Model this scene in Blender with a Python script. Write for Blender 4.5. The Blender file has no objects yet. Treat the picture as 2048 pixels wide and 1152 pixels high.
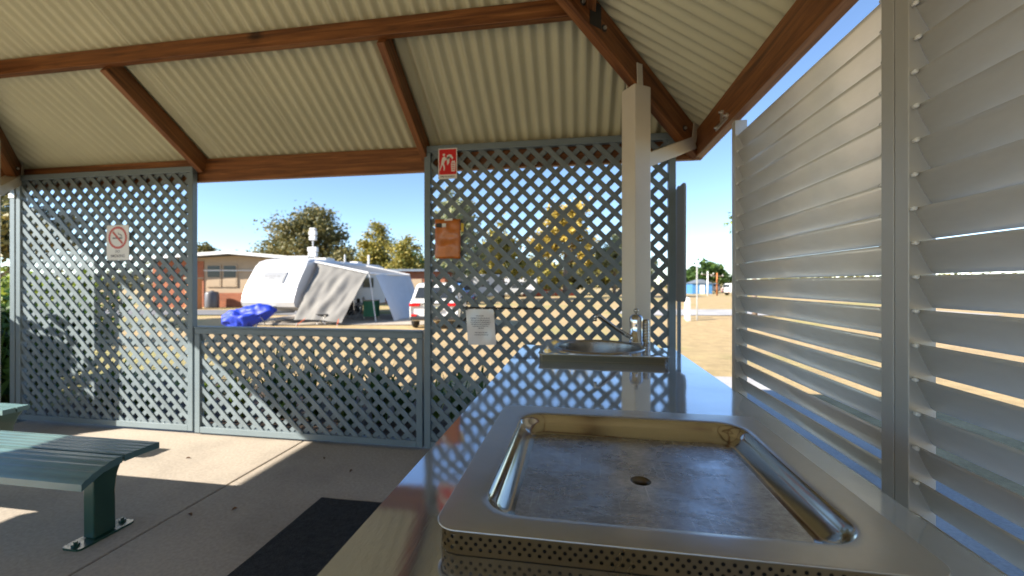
import bpy, bmesh, math, random
from mathutils import Vector, Matrix, noise
R = math.radians
random.seed(7)
sc = bpy.context.scene
COL = sc.collection

# ------------------------------------------------------------------ camera, sky, sun, exposure
YAW = 9.2
cam_data = bpy.data.cameras.new('camera')
cam = bpy.data.objects.new('camera', cam_data); COL.objects.link(cam)
cam.location = (0, 0, 1.30)
cam.rotation_euler = (R(90), 0, R(YAW))
cam_data.sensor_fit = 'HORIZONTAL'; cam_data.sensor_width = 36
cam_data.lens = 36 * 820 / 2048
cam_data.shift_y = -9 / 2048
cam_data.clip_start = 0.02; cam_data.clip_end = 3000
cam_data.dof.use_dof = True; cam_data.dof.focus_distance = 0.95; cam_data.dof.aperture_fstop = 3.2
sc.camera = cam

SUN_TO = Vector((-1.0, -0.70, 0.70)).normalized()          # direction towards the sun
world = bpy.data.worlds.new('World'); sc.world = world; world.use_nodes = True
wn = world.node_tree.nodes; wl = world.node_tree.links; wn.clear()
sky = wn.new('ShaderNodeTexSky'); sky.sky_type = 'NISHITA'; sky.sun_disc = False
sky.sun_elevation = math.asin(SUN_TO.z)
sky.sun_rotation = math.atan2(SUN_TO.x, SUN_TO.y)
sky.air_density = 0.8; sky.dust_density = 0.0; sky.ozone_density = 3.0
bg = wn.new('ShaderNodeBackground'); bg.inputs['Strength'].default_value = 0.062
wo = wn.new('ShaderNodeOutputWorld')
wl.new(sky.outputs[0], bg.inputs[0]); wl.new(bg.outputs[0], wo.inputs[0])
sd = bpy.data.lights.new('sun', 'SUN'); sd.energy = 3.3; sd.angle = R(0.5); sd.color = (1.0, 0.92, 0.80)
sun = bpy.data.objects.new('sun', sd); COL.objects.link(sun)
sun.rotation_euler = (-SUN_TO).to_track_quat('-Z', 'Y').to_euler()
sc.view_settings.view_transform = 'Standard'; sc.view_settings.look = 'None'
sc.view_settings.exposure = 2.15; sc.view_settings.gamma = 1; sc.view_settings.use_curve_mapping = False
sc.render.engine = 'CYCLES'
sc.cycles.use_denoising = True
sc.cycles.max_bounces = 12; sc.cycles.diffuse_bounces = 8; sc.cycles.glossy_bounces = 5
sc.cycles.sample_clamp_indirect = 8.0
sc.cycles.caustics_reflective = True; sc.cycles.blur_glossy = 1.0; sc.cycles.caustics_refractive = False

# ------------------------------------------------------------------ helpers
WM = {}
def link(o): COL.objects.link(o); return o
def tag(o, label=None, cat=None, group=None, kind=None):
    if label: o['label'] = label
    if cat: o['category'] = cat
    if group: o['group'] = group
    if kind: o['kind'] = kind
    return o
def thing(name, label, cat, loc=(0, 0, 0), rz=0.0, group=None):
    o = bpy.data.objects.new(name, None); link(o)
    o.empty_display_size = 0.1
    o.location = loc; o.rotation_euler = (0, 0, rz)
    WM[o] = Matrix.Translation(loc) @ Matrix.Rotation(rz, 4, 'Z')
    return tag(o, label, cat, group)
CA, SA = math.cos(R(YAW)), math.sin(R(YAW))
def site(a, b, z=0.0):
    """the street grid beyond the shelter is turned against the shelter by YAW"""
    return (a * CA - b * SA, a * SA + b * CA, z)
def smooth01(t):
    t = max(0.0, min(1.0, t)); return t * t * (3 - 2 * t)
def ground_z(x, y):
    return -0.06 - 0.34 * smooth01((y - 4.5) / 9.5)
def sg(a, b):
    x, y, _ = site(a, b); return (x, y, ground_z(x, y))

class MB:
    def __init__(s): s.v = []; s.f = []
    def add(s, vs, fs):
        n = len(s.v); s.v += [tuple(p) for p in vs]; s.f += [tuple(i + n for i in f) for f in fs]; return s
    def box(s, x0, x1, y0, y1, z0, z1):
        return s.add([(x0,y0,z0),(x1,y0,z0),(x1,y1,z0),(x0,y1,z0),(x0,y0,z1),(x1,y0,z1),(x1,y1,z1),(x0,y1,z1)],
                     [(0,3,2,1),(4,5,6,7),(0,1,5,4),(1,2,6,5),(2,3,7,6),(3,0,4,7)])
    def bar(s, p0, p1, w, h, up=(0, 0, 1)):
        p0 = Vector(p0); p1 = Vector(p1); d = (p1 - p0).normalized()
        a = d.cross(Vector(up)).normalized(); b = a.cross(d).normalized()
        a *= w / 2; b *= h / 2
        return s.add([p0-a-b, p0+a-b, p0+a+b, p0-a+b, p1-a-b, p1+a-b, p1+a+b, p1-a+b],
                     [(0,3,2,1),(4,5,6,7),(0,1,5,4),(1,2,6,5),(2,3,7,6),(3,0,4,7)])
    def tube(s, pts, rad, n=8, cap=True):
        pts = [Vector(p) for p in pts]
        rads = rad if isinstance(rad, (list, tuple)) else [rad] * len(pts)
        vs = []; fs = []
        ref = None
        for i, p in enumerate(pts):
            d = (pts[min(i+1, len(pts)-1)] - pts[max(i-1, 0)]).normalized()
            if ref is None:
                ref = Vector((0, 0, 1)) if abs(d.z) < 0.9 else Vector((1, 0, 0))
            a = d.cross(ref).normalized(); b = a.cross(d).normalized(); ref = b
            for k in range(n):
                t = 2 * math.pi * k / n
                vs.append(p + (a * math.cos(t) + b * math.sin(t)) * rads[i])
        for i in range(len(pts) - 1):
            for k in range(n):
                fs.append((i*n+k, i*n+(k+1)%n, (i+1)*n+(k+1)%n, (i+1)*n+k))
        if cap:
            fs.append(tuple(range(n-1, -1, -1))); fs.append(tuple((len(pts)-1)*n+k for k in range(n)))
        return s.add(vs, fs)
    def lathe(s, prof, c=(0, 0, 0), n=24, close=False):
        vs = []; fs = []
        for r, z in prof:
            for k in range(n):
                t = 2 * math.pi * k / n
                vs.append((c[0] + r*math.cos(t), c[1] + r*math.sin(t), c[2] + z))
        for i in range(len(prof) - 1):
            for k in range(n):
                fs.append((i*n+k, i*n+(k+1)%n, (i+1)*n+(k+1)%n, (i+1)*n+k))
        if close:
            fs.append(tuple(range(n-1, -1, -1))); fs.append(tuple((len(prof)-1)*n+k for k in range(n)))
        return s.add(vs, fs)
    def loops(s, loops, cap0=False, cap1=False):
        n = len(loops[0]); vs = [p for l in loops for p in l]; fs = []
        for i in range(len(loops) - 1):
            for k in range(n):
                fs.append((i*n+k, i*n+(k+1)%n, (i+1)*n+(k+1)%n, (i+1)*n+k))
        if cap0: fs.append(tuple(range(n-1, -1, -1)))
        if cap1: fs.append(tuple((len(loops)-1)*n+k for k in range(n)))
        return s.add(vs, fs)
    def prism(s, poly, fn0, fn1):
        """poly: 2-D points; fn0 / fn1 map a 2-D point to the two end faces"""
        n = len(poly)
        return s.add([fn0(p) for p in poly] + [fn1(p) for p in poly],
                     [tuple(range(n-1, -1, -1)), tuple(range(n, 2*n))] + [(i, (i+1)%n, n+(i+1)%n, n+i) for i in range(n)])
    def mesh(s, name, mat, smooth=False):
        me = bpy.data.meshes.new(name); me.from_pydata(s.v, [], s.f); me.update()
        bm = bmesh.new(); bm.from_mesh(me); bmesh.ops.recalc_face_normals(bm, faces=bm.faces); bm.to_mesh(me); bm.free()
        if mat: me.materials.append(mat)
        if smooth:
            for p in me.polygons: p.use_smooth = True
        return me
    def build(s, name, mat, parent=None, smooth=False, bevel=0, segs=2, wc=False, angle=40, wn=False):
        if wc and parent is not None:
            inv = WM[parent].inverted(); s.v = [tuple(inv @ Vector(p)) for p in s.v]
        me = s.mesh(name, mat, smooth)
        o = place(name, me, parent, bevel, segs, angle)
        if wn:
            m = o.modifiers.new('wn', 'WEIGHTED_NORMAL'); m.keep_sharp = True; m.weight = 100
        return o
def place(name, me, parent=None, bevel=0, segs=2, angle=40):
    o = bpy.data.objects.new(name, me); link(o)
    if parent is not None:
        o.parent = parent; WM[o] = WM[parent]
    else: WM[o] = Matrix.Identity(4)
    if bevel:
        m = o.modifiers.new('bevel', 'BEVEL'); m.width = bevel; m.segments = segs
        m.limit_method = 'ANGLE'; m.angle_limit = R(angle)
    return o
def copy_tree(o, parent=None):
    c = o.copy(); link(c)
    c.parent = parent
    for ch in list(o.children): copy_tree(ch, c)
    return c
def rrect(x0, x1, y0, y1, r, z, n=8, m=0):
    """rounded rectangle with n steps per corner and m extra points per straight side"""
    out = []
    for cx, cy, a0 in ((x1-r, y1-r, 0), (x0+r, y1-r, 90), (x0+r, y0+r, 180), (x1-r, y0+r, 270)):
        for k in range(n + 1):
            a = R(a0 + 90.0 * k / n); out.append((cx + r*math.cos(a), cy + r*math.sin(a), z))
    if m:
        full = []; tot = len(out); st = n + 1
        for i in range(tot):
            full.append(out[i])
            if (i + 1) % st == 0:
                p, q = Vector(out[i]), Vector(out[(i+1) % tot])
                full += [tuple(p.lerp(q, (k+1)/(m+1))) for k in range(m)]
        out = full
    return out
def clip_poly(poly, a, b, c):
    """keep a*x+b*y<=c"""
    out = []
    for i in range(len(poly)):
        p, q = poly[i], poly[(i+1) % len(poly)]
        dp, dq = a*p[0]+b*p[1]-c, a*q[0]+b*q[1]-c
        if dp <= 0: out.append(p)
        if dp * dq < 0:
            t = dp / (dp - dq); out.append((p[0]+(q[0]-p[0])*t, p[1]+(q[1]-p[1])*t))
    return out

# ------------------------------------------------------------------ materials
def new_mat(name):
    m = bpy.data.materials.new(name); m.use_nodes = True
    nt = m.node_tree; b = nt.nodes['Principled BSDF']; return m, nt, b
def N(nt, kind, **kw):
    n = nt.nodes.new(kind)
    for k, v in kw.items():
        if k.startswith('i_'): n.inputs[k[2:].replace('_', ' ')].default_value = v
        else: setattr(n, k, v)
    return n
def ramp(nt, src, stops):
    r = nt.nodes.new('ShaderNodeValToRGB'); e = r.color_ramp.elements
    while len(e) < len(stops): e.new(0.5)
    for i, (p, c) in enumerate(stops):
        e[i].position = p; e[i].color = (*c, 1) if len(c) == 3 else c
    nt.links.new(src, r.inputs[0]); return r
def coords(nt, scale=(1, 1, 1), kind='Object'):
    tc = nt.nodes.new('ShaderNodeTexCoord'); mp = nt.nodes.new('ShaderNodeMapping')
    mp.inputs['Scale'].default_value = scale; nt.links.new(tc.outputs[kind], mp.inputs['Vector']); return mp.outputs[0]
def mul(c, k): return tuple(max(0, min(1, x * k)) for x in c)
def paint(name, col, rough=0.5, metal=0.0, var=0.12, scale=6.0, bump=0.0, bscale=60.0, stretch=(1, 1, 1), obj_var=0.0, spec=0.5, rvar=0.0, coat=0.0):
    m, nt, b = new_mat(name)
    v = coords(nt, stretch)
    n = N(nt, 'ShaderNodeTexNoise', i_Scale=scale, i_Detail=5.0, i_Roughness=0.6)
    nt.links.new(v, n.inputs['Vector'])
    r = ramp(nt, n.outputs['Fac'], [(0.3, mul(col, 1 - var)), (0.7, mul(col, 1 + var))])
    src = r.outputs[0]
    if obj_var:
        oi = nt.nodes.new('ShaderNodeObjectInfo')
        mr = N(nt, 'ShaderNodeMapRange'); mr.inputs['To Min'].default_value = 1 - obj_var; mr.inputs['To Max'].default_value = 1 + obj_var
        nt.links.new(oi.outputs['Random'], mr.inputs['Value'])
        h = nt.nodes.new('ShaderNodeHueSaturation'); nt.links.new(mr.outputs[0], h.inputs['Value']); nt.links.new(src, h.inputs['Color']); src = h.outputs[0]
    nt.links.new(src, b.inputs['Base Color'])
    b.inputs['Roughness'].default_value = rough; b.inputs['Metallic'].default_value = metal
    b.inputs['Specular IOR Level'].default_value = spec
    if coat: b.inputs['Coat Weight'].default_value = coat
    if rvar:
        mr = N(nt, 'ShaderNodeMapRange'); mr.inputs['To Min'].default_value = rough - rvar; mr.inputs['To Max'].default_value = rough + rvar
        nt.links.new(n.outputs['Fac'], mr.inputs['Value']); nt.links.new(mr.outputs[0], b.inputs['Roughness'])
    if bump:
        n2 = N(nt, 'ShaderNodeTexNoise', i_Scale=bscale, i_Detail=4.0); nt.links.new(v, n2.inputs['Vector'])
        bp = N(nt, 'ShaderNodeBump', i_Strength=bump, i_Distance=0.01); nt.links.new(n2.outputs['Fac'], bp.inputs['Height'])
        nt.links.new(bp.outputs[0], b.inputs['Normal'])
    return m
def timber(name, direction):
    """stained timber whose grain runs along the given direction"""
    m, nt, b = new_mat(name)
    d = Vector(direction).normalized()
    tc = nt.nodes.new('ShaderNodeTexCoord')
    dt = N(nt, 'ShaderNodeVectorMath', operation='DOT_PRODUCT'); dt.inputs[1].default_value = d; nt.links.new(tc.outputs['Object'], dt.inputs[0])
    def grain(across, along):
        sc1 = N(nt, 'ShaderNodeVectorMath', operation='SCALE'); sc1.inputs['Scale'].default_value = across; nt.links.new(tc.outputs['Object'], sc1.inputs[0])
        sc2 = N(nt, 'ShaderNodeVectorMath', operation='SCALE'); sc2.inputs[0].default_value = d * (across - along); nt.links.new(dt.outputs['Value'], sc2.inputs['Scale'])
        sb = N(nt, 'ShaderNodeVectorMath', operation='SUBTRACT'); nt.links.new(sc1.outputs[0], sb.inputs[0]); nt.links.new(sc2.outputs[0], sb.inputs[1])
        return sb.outputs[0]
    v = grain(14, 0.7)
    n = N(nt, 'ShaderNodeTexNoise', i_Scale=2.4, i_Detail=8.0, i_Roughness=0.65, i_Distortion=0.6); nt.links.new(v, n.inputs['Vector'])
    r = ramp(nt, n.outputs['Fac'], [(0.30, (0.055, 0.019, 0.006)), (0.46, (0.16, 0.056, 0.016)), (0.60, (0.25, 0.095, 0.027)), (0.78, (0.42, 0.19, 0.065))])
    kn = N(nt, 'ShaderNodeTexVoronoi', i_Scale=0.55); vv = grain(3.0, 2.2); nt.links.new(vv, kn.inputs['Vector'])
    kr = ramp(nt, kn.outputs['Distance'], [(0.03, (0.12, 0.10, 0.08)), (0.09, (1, 1, 1))])
    mx = N(nt, 'ShaderNodeMix', data_type='RGBA', blend_type='MULTIPLY'); mx.inputs['Factor'].default_value = 0.85
    nt.links.new(r.outputs[0], mx.inputs['A']); nt.links.new(kr.outputs[0], mx.inputs['B'])
    nt.links.new(mx.outputs['Result'], b.inputs['Base Color'])
    b.inputs['Roughness'].default_value = 0.5
    bp = N(nt, 'ShaderNodeBump', i_Strength=0.25, i_Distance=0.004); nt.links.new(n.outputs['Fac'], bp.inputs['Height']); nt.links.new(bp.outputs[0], b.inputs['Normal'])
    return m
def steel(name, col=(0.60, 0.60, 0.60), rough=0.16, streak=(1, 1, 1), wavy=0.05, sbump=0.02, stain=0.0, rvar=0.05, wscale=3.0, haze=0.0):
    m, nt, b = new_mat(name)
    b.inputs['Metallic'].default_value = 1.0
    v = coords(nt); vs = coords(nt, streak)
    n1 = N(nt, 'ShaderNodeTexNoise', i_Scale=40.0, i_Detail=5.0, i_Roughness=0.7); nt.links.new(vs, n1.inputs['Vector'])
    n2 = N(nt, 'ShaderNodeTexNoise', i_Scale=5.0, i_Detail=6.0, i_Roughness=0.65, i_Distortion=0.8); nt.links.new(v, n2.inputs['Vector'])
    n3 = N(nt, 'ShaderNodeTexNoise', i_Scale=wscale, i_Detail=1.0); nt.links.new(v, n3.inputs['Vector'])
    r = ramp(nt, n2.outputs['Fac'], [(0.3, mul(col, 1 - stain)), (0.72, mul(col, 1.06))]); nt.links.new(r.outputs[0], b.inputs['Base Color'])
    mr = N(nt, 'ShaderNodeMapRange'); mr.inputs['From Min'].default_value = 0.25; mr.inputs['From Max'].default_value = 0.75
    mr.inputs['To Min'].default_value = rough - rvar; mr.inputs['To Max'].default_value = rough + rvar
    nt.links.new(n2.outputs['Fac'], mr.inputs['Value']); nt.links.new(mr.outputs[0], b.inputs['Roughness'])
    b1 = N(nt, 'ShaderNodeBump', i_Strength=wavy, i_Distance=0.05); nt.links.new(n3.outputs['Fac'], b1.inputs['Height'])
    b2 = N(nt, 'ShaderNodeBump', i_Strength=sbump, i_Distance=0.002); nt.links.new(n1.outputs['Fac'], b2.inputs['Height']); nt.links.new(b1.outputs[0], b2.inputs['Normal'])
    nt.links.new(b2.outputs[0], b.inputs['Normal'])
    if haze:
        g2 = nt.nodes.new('ShaderNodeBsdfGlossy'); g2.inputs['Roughness'].default_value = 0.5
        nt.links.new(r.outputs[0], g2.inputs['Color'])
        mx = nt.nodes.new('ShaderNodeMixShader'); mx.inputs[0].default_value = haze
        nt.links.new(b.outputs[0], mx.inputs[1]); nt.links.new(g2.outputs[0], mx.inputs[2]); nt.links.new(mx.outputs[0], nt.nodes['Material Output'].inputs[0])
    return m
def leaf_mat(name, cols, trans=0.25):
    m, nt, b = new_mat(name)
    g = nt.nodes.new('ShaderNodeNewGeometry')
    k = len(cols)
    r = ramp(nt, g.outputs['Random Per Island'], [(i / max(1, k - 1), c) for i, c in enumerate(cols)])
    nt.links.new(r.outputs[0], b.inputs['Base Color']); b.inputs['Roughness'].default_value = 0.55
    tr = nt.nodes.new('ShaderNodeBsdfTranslucent'); nt.links.new(r.outputs[0], tr.inputs['Color'])
    mx = nt.nodes.new('ShaderNodeMixShader'); mx.inputs[0].default_value = trans
    out = nt.nodes['Material Output']
    nt.links.new(b.outputs[0], mx.inputs[1]); nt.links.new(tr.outputs[0], mx.inputs[2]); nt.links.new(mx.outputs[0], out.inputs[0])
    return m

M = {}
def concrete_mat(name, col, crack=True):
    m, nt, b = new_mat(name)
    v = coords(nt)
    big = N(nt, 'ShaderNodeTexNoise', i_Scale=1.1, i_Detail=6.0, i_Roughness=0.6); nt.links.new(v, big.inputs['Vector'])
    fine = N(nt, 'ShaderNodeTexNoise', i_Scale=55.0, i_Detail=4.0); nt.links.new(v, fine.inputs['Vector'])
    r1 = ramp(nt, big.outputs['Fac'], [(0.3, mul(col, 0.72)), (0.5, col), (0.72, mul(col, 1.14))])
    r2 = ramp(nt, fine.outputs['Fac'], [(0.3, (0.82,)*3), (0.7, (1.06,)*3)])
    mx = N(nt, 'ShaderNodeMix', data_type='RGBA', blend_type='MULTIPLY'); mx.inputs['Factor'].default_value = 1
    nt.links.new(r1.outputs[0], mx.inputs['A']); nt.links.new(r2.outputs[0], mx.inputs['B'])
    st = N(nt, 'ShaderNodeTexVoronoi', i_Scale=2.3, i_Randomness=1.0); nt.links.new(v, st.inputs['Vector'])
    r3 = ramp(nt, st.outputs['Distance'], [(0.02, (0.45, 0.42, 0.4)), (0.055, (1, 1, 1))])
    mx2 = N(nt, 'ShaderNodeMix', data_type='RGBA', blend_type='MULTIPLY'); mx2.inputs['Factor'].default_value = 0.8
    nt.links.new(mx.outputs['Result'], mx2.inputs['A']); nt.links.new(r3.outputs[0], mx2.inputs['B'])
    nt.links.new(mx2.outputs['Result'], b.inputs['Base Color'])
    b.inputs['Roughness'].default_value = 0.8
    bp = N(nt, 'ShaderNodeBump', i_Strength=0.25, i_Distance=0.004); nt.links.new(fine.outputs['Fac'], bp.inputs['Height']); nt.links.new(bp.outputs[0], b.inputs['Normal'])
    return m
M['concrete'] = concrete_mat('concrete', (0.41, 0.355, 0.29))
M['path'] = concrete_mat('path_concrete', (0.42, 0.41, 0.40))
M['bitumen'] = paint('bitumen', (0.16, 0.16, 0.165), 0.9, var=0.15, scale=2)
def ground_material():
    m, nt, b = new_mat('dry_ground')
    v = coords(nt)
    a = N(nt, 'ShaderNodeTexNoise', i_Scale=0.12, i_Detail=6.0, i_Roughness=0.6); nt.links.new(v, a.inputs['Vector'])
    c = N(nt, 'ShaderNodeTexNoise', i_Scale=2.5, i_Detail=7.0, i_Roughness=0.7); nt.links.new(v, c.inputs['Vector'])
    f = N(nt, 'ShaderNodeTexNoise', i_Scale=26.0, i_Detail=4.0, i_Roughness=0.7); nt.links.new(v, f.inputs['Vector'])
    ra = ramp(nt, a.outputs['Fac'], [(0.36, (0.46, 0.33, 0.18)), (0.52, (0.44, 0.33, 0.17)), (0.60, (0.33, 0.30, 0.11)), (0.72, (0.24, 0.25, 0.075))])
    rc = ramp(nt, c.outputs['Fac'], [(0.3, (0.72, 0.70, 0.62)), (0.68, (1.15, 1.12, 1.05))])
    rf = ramp(nt, f.outputs['Fac'], [(0.3, (0.75,)*3), (0.7, (1.12,)*3)])
    m1 = N(nt, 'ShaderNodeMix', data_type='RGBA', blend_type='MULTIPLY'); m1.inputs['Factor'].default_value = 1
    m2 = N(nt, 'ShaderNodeMix', data_type='RGBA', blend_type='MULTIPLY'); m2.inputs['Factor'].default_value = 1
    nt.links.new(ra.outputs[0], m1.inputs['A']); nt.links.new(rc.outputs[0], m1.inputs['B'])
    nt.links.new(m1.outputs['Result'], m2.inputs['A']); nt.links.new(rf.outputs[0], m2.inputs['B'])
    nt.links.new(m2.outputs['Result'], b.inputs['Base Color']); b.inputs['Roughness'].default_value = 0.95
    bp = N(nt, 'ShaderNodeBump', i_Strength=0.5, i_Distance=0.03); nt.links.new(f.outputs['Fac'], bp.inputs['Height']); nt.links.new(bp.outputs[0], b.inputs['Normal'])
    return m
M['ground'] = ground_material()
M['soil'] = paint('mulch', (0.07, 0.045, 0.028), 0.95, var=0.5, scale=22, bump=0.8, bscale=40)
M['lattice'] = paint('lattice_paint', (0.165, 0.202, 0.220), 0.40, var=0.17, scale=8.0, obj_var=0.09, bump=0.06, bscale=30, spec=0.25)
M['frame'] = paint('lattice_frame_paint', (0.168, 0.210, 0.230), 0.40, var=0.08, scale=3.0, bump=0.05, spec=0.25)
M['tx'] = timber('stained_timber_x', (1, 0, 0)); M['ty'] = timber('stained_timber_y', (0, 1, 0)); M['td'] = timber('stained_timber_rafter', (0, -1, 0.68))
M['sheet'] = paint('cream_roof_sheet', (0.55, 0.53, 0.365), 0.42, var=0.07, scale=1.3, obj_var=0.05)
M['post'] = paint('cream_post_paint', (0.60, 0.55, 0.46), 0.38, var=0.05, scale=3)
M['alu'] = paint('louver_aluminium', (0.78, 0.765, 0.725), 0.32, metal=0.25, var=0.15, scale=5, stretch=(1, 0.35, 1), obj_var=0.05, rvar=0.06)
M['alu_frame'] = paint('louver_frame_aluminium', (0.47, 0.465, 0.44), 0.40, metal=0.25, var=0.05, scale=2)
M['pin'] = paint('white_plastic', (0.75, 0.75, 0.72), 0.4, var=0.03)
M['bolt'] = paint('galvanised_bolt', (0.6, 0.58, 0.53), 0.4, metal=0.8, var=0.1)
M['steel_top'] = steel('brushed_counter_steel', (0.69, 0.73, 0.79), 0.055, streak=(3, 0.15, 3), wavy=0.03, sbump=0.03, stain=0.12, rvar=0.03, haze=0.22)
M['steel_tray'] = steel('tray_steel', (0.565, 0.57, 0.58), 0.22, streak=(0.2, 3, 3), wavy=0.01, sbump=0.03, stain=0.06, rvar=0.04, haze=0.45)
M['steel_polish'] = steel('polished_steel', (0.48, 0.45, 0.39), 0.15, wavy=0.0, sbump=0.0, stain=0.1, rvar=0.04)
M['skirt'] = steel('perforated_steel', (0.25, 0.20, 0.125), 0.30, wavy=0.0, sbump=0.02, stain=0.15)  # gold-brown base colour holds the dark reflection expected from behind the camera
M['skirt_dark'] = steel('perforated_steel_dark_reflection', (0.17, 0.125, 0.07), 0.30, wavy=0.0, sbump=0.02, stain=0.15)  # same steel for the sink, with more of that brown reflection in its colour
M['chrome'] = steel('chrome', (0.56, 0.57, 0.59), 0.06, wavy=0.0, sbump=0.0, stain=0.03, rvar=0.02)
M['bowl'] = steel('sink_bowl_steel', (0.34, 0.31, 0.27), 0.26, wavy=0, sbump=0.02, stain=0.2)
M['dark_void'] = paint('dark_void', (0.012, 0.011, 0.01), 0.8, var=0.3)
def plate_mat():
    m, nt, b = new_mat('scorched_hotplate')
    b.inputs['Metallic'].default_value = 0.92
    v = coords(nt); vs = coords(nt, (0.8, 1.3, 1))
    n1 = N(nt, 'ShaderNodeTexNoise', i_Scale=9.0, i_Detail=9.0, i_Roughness=0.72, i_Distortion=0.25); nt.links.new(vs, n1.inputs['Vector'])
    n2 = N(nt, 'ShaderNodeTexNoise', i_Scale=90.0, i_Detail=5.0, i_Roughness=0.75); nt.links.new(vs, n2.inputs['Vector'])
    r1 = ramp(nt, n1.outputs['Fac'], [(0.28, (0.30, 0.295, 0.30)), (0.48, (0.50, 0.505, 0.525)), (0.74, (0.68, 0.69, 0.72))])
    r2 = ramp(nt, n2.outputs['Fac'], [(0.3, (0.62,)*3), (0.65, (1.1,)*3)])
    mx = N(nt, 'ShaderNodeMix', data_type='RGBA', blend_type='MULTIPLY'); mx.inputs['Factor'].default_value = 1
    nt.links.new(r1.outputs[0], mx.inputs['A']); nt.links.new(r2.outputs[0], mx.inputs['B'])
    # fine straight scraper scratches at a few angles
    src = mx.outputs['Result']
    for k, ang in enumerate((28, -35, 62)):
        mp = nt.nodes.new('ShaderNodeMapping'); tc = nt.nodes.new('ShaderNodeTexCoord')
        mp.inputs['Rotation'].default_value = (0, 0, R(ang)); mp.inputs['Scale'].default_value = (260, 5, 1); mp.inputs['Location'].default_value = (k * 3.7, k, 0)
        nt.links.new(tc.outputs['Object'], mp.inputs['Vector'])
        ns = N(nt, 'ShaderNodeTexNoise', i_Scale=1.0, i_Detail=1.0); nt.links.new(mp.outputs[0], ns.inputs['Vector'])
        rr = ramp(nt, ns.outputs['Fac'], [(0.70, (0, 0, 0)), (0.76, (0.6,)*3)])
        ad = N(nt, 'ShaderNodeMix', data_type='RGBA', blend_type='ADD'); ad.inputs['Factor'].default_value = 0.35
        nt.links.new(src, ad.inputs['A']); nt.links.new(rr.outputs[0], ad.inputs['B']); src = ad.outputs['Result']
    nt.links.new(src, b.inputs['Base Color'])
    mr = N(nt, 'ShaderNodeMapRange'); mr.inputs['From Min'].default_value = 0.3; mr.inputs['From Max'].default_value = 0.7
    mr.inputs['To Min'].default_value = 0.34; mr.inputs['To Max'].default_value = 0.17
    nt.links.new(n1.outputs['Fac'], mr.inputs['Value']); nt.links.new(mr.outputs[0], b.inputs['Roughness'])
    bp = N(nt, 'ShaderNodeBump', i_Strength=0.12, i_Distance=0.002); nt.links.new(n2.outputs['Fac'], bp.inputs['Height']); nt.links.new(bp.outputs[0], b.inputs['Normal'])
    return m
M['plate'] = plate_mat()
M['drain'] = steel('greasy_drain_steel', (0.19, 0.16, 0.125), 0.40, wavy=0, sbump=0.1, stain=0.5)
M['bench'] = paint('green_bench_paint', (0.11, 0.19, 0.19), 0.24, var=0.1, scale=5, rvar=0.05)
M['bench_leg'] = paint('dark_green_enamel', (0.018, 0.065, 0.045), 0.28, var=0.15, scale=5, coat=0.3)
M['mat'] = paint('black_rubber_mat', (0.016, 0.0155, 0.016), 0.95, var=0.8, scale=45, bump=0.8, bscale=120)
M['red'] = paint('sign_red', (0.62, 0.012, 0.018), 0.4, var=0.03)
M['white'] = paint('sign_white', (0.74, 0.73, 0.70), 0.45, var=0.03)
M['ink'] = paint('sign_black', (0.02, 0.02, 0.02), 0.5, var=0.05)
M['faded_red'] = paint('faded_sign_red', (0.55, 0.12, 0.09), 0.5, var=0.1)
M['pouch'] = paint('orange_pouch_vinyl', (0.48, 0.135, 0.015), 0.30, var=0.25, scale=9, bump=0.5, bscale=14, coat=0.3)
M['yellow'] = paint('yellow_tape', (0.62, 0.42, 0.03), 0.5, var=0.05)
M['paper'] = paint('laminated_paper', (0.62, 0.61, 0.62), 0.16, var=0.04, bump=0.35, bscale=6, coat=0.4)
M['grey_ink'] = paint('faded_ink', (0.14, 0.14, 0.16), 0.6, var=0.05)
M['dark_rod'] = paint('dark_rod', (0.03, 0.028, 0.025), 0.5, var=0.1)
M['board'] = paint('grey_board', (0.22, 0.23, 0.23), 0.55, var=0.06)

# ------------------------------------------------------------------ ground, slab, paths
def axis_steps():
    a = [-700, -300, -150, -80, -50, -35]
    x = -28.0
    while x <= 28: a.append(x); x += 1.0
    return a + [35, 50, 80, 150, 300, 700]
ax = axis_steps(); n = len(ax)
g = MB()
g.add([(x, y, ground_z(x, y) + (0.02 * noise.noise((x * 0.4, y * 0.4, 0)) if y > 7 else 0)) for y in ax for x in ax],
      [(j*n+i, j*n+i+1, (j+1)*n+i+1, (j+1)*n+i) for j in range(n-1) for i in range(n-1)])
tag(g.build('ground', M['ground'], smooth=True), kind='structure')

slab = tag(MB().box(-6.2, 1.25, -3.6, 3.16, -0.30, -0.02).build('floor', M['concrete']), kind='structure')
JX = -2.24
for x0, x1 in ((-6.2, JX - 0.006), (JX + 0.006, 1.25)):
    MB().box(x0, x1, -3.6, 3.16, -0.02, 0.0).build('slab', M['concrete'], slab, bevel=0.006)
tag(MB().box(1.27, 2.7, -6.0, 6.3, -0.25, -0.035).build('path', M['path'], bevel=0.01), kind='structure')
tag(MB().box(-5.6, 0.95, 3.18, 4.75, -0.3, -0.03).build('garden_bed', M['soil']), kind='structure')
def strip(name, pts, mat, dz):
    """a road or pad: a strip of quads lying on the ground"""
    mb = MB(); k = len(pts[0])
    vs = [(p[0], p[1], ground_z(p[0], p[1]) + dz) for row in pts for p in row]
    mb.add(vs, [(j*k+i, j*k+i+1, (j+1)*k+i+1, (j+1)*k+i) for j in range(len(pts)-1) for i in range(k-1)])
    return tag(mb.build(name, mat), kind='structure')
def patch(name, a0, a1, b0, b1, mat, dz=0.03, na=8, nb=4):
    return strip(name, [[site(a0+(a1-a0)*i/na, b0+(b1-b0)*j/nb) for i in range(na+1)] for j in range(nb+1)], mat, dz)
patch('road', -60, -9.4, 21.8, 26.0, M['bitumen'], 0.035, 30, 4)
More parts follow.
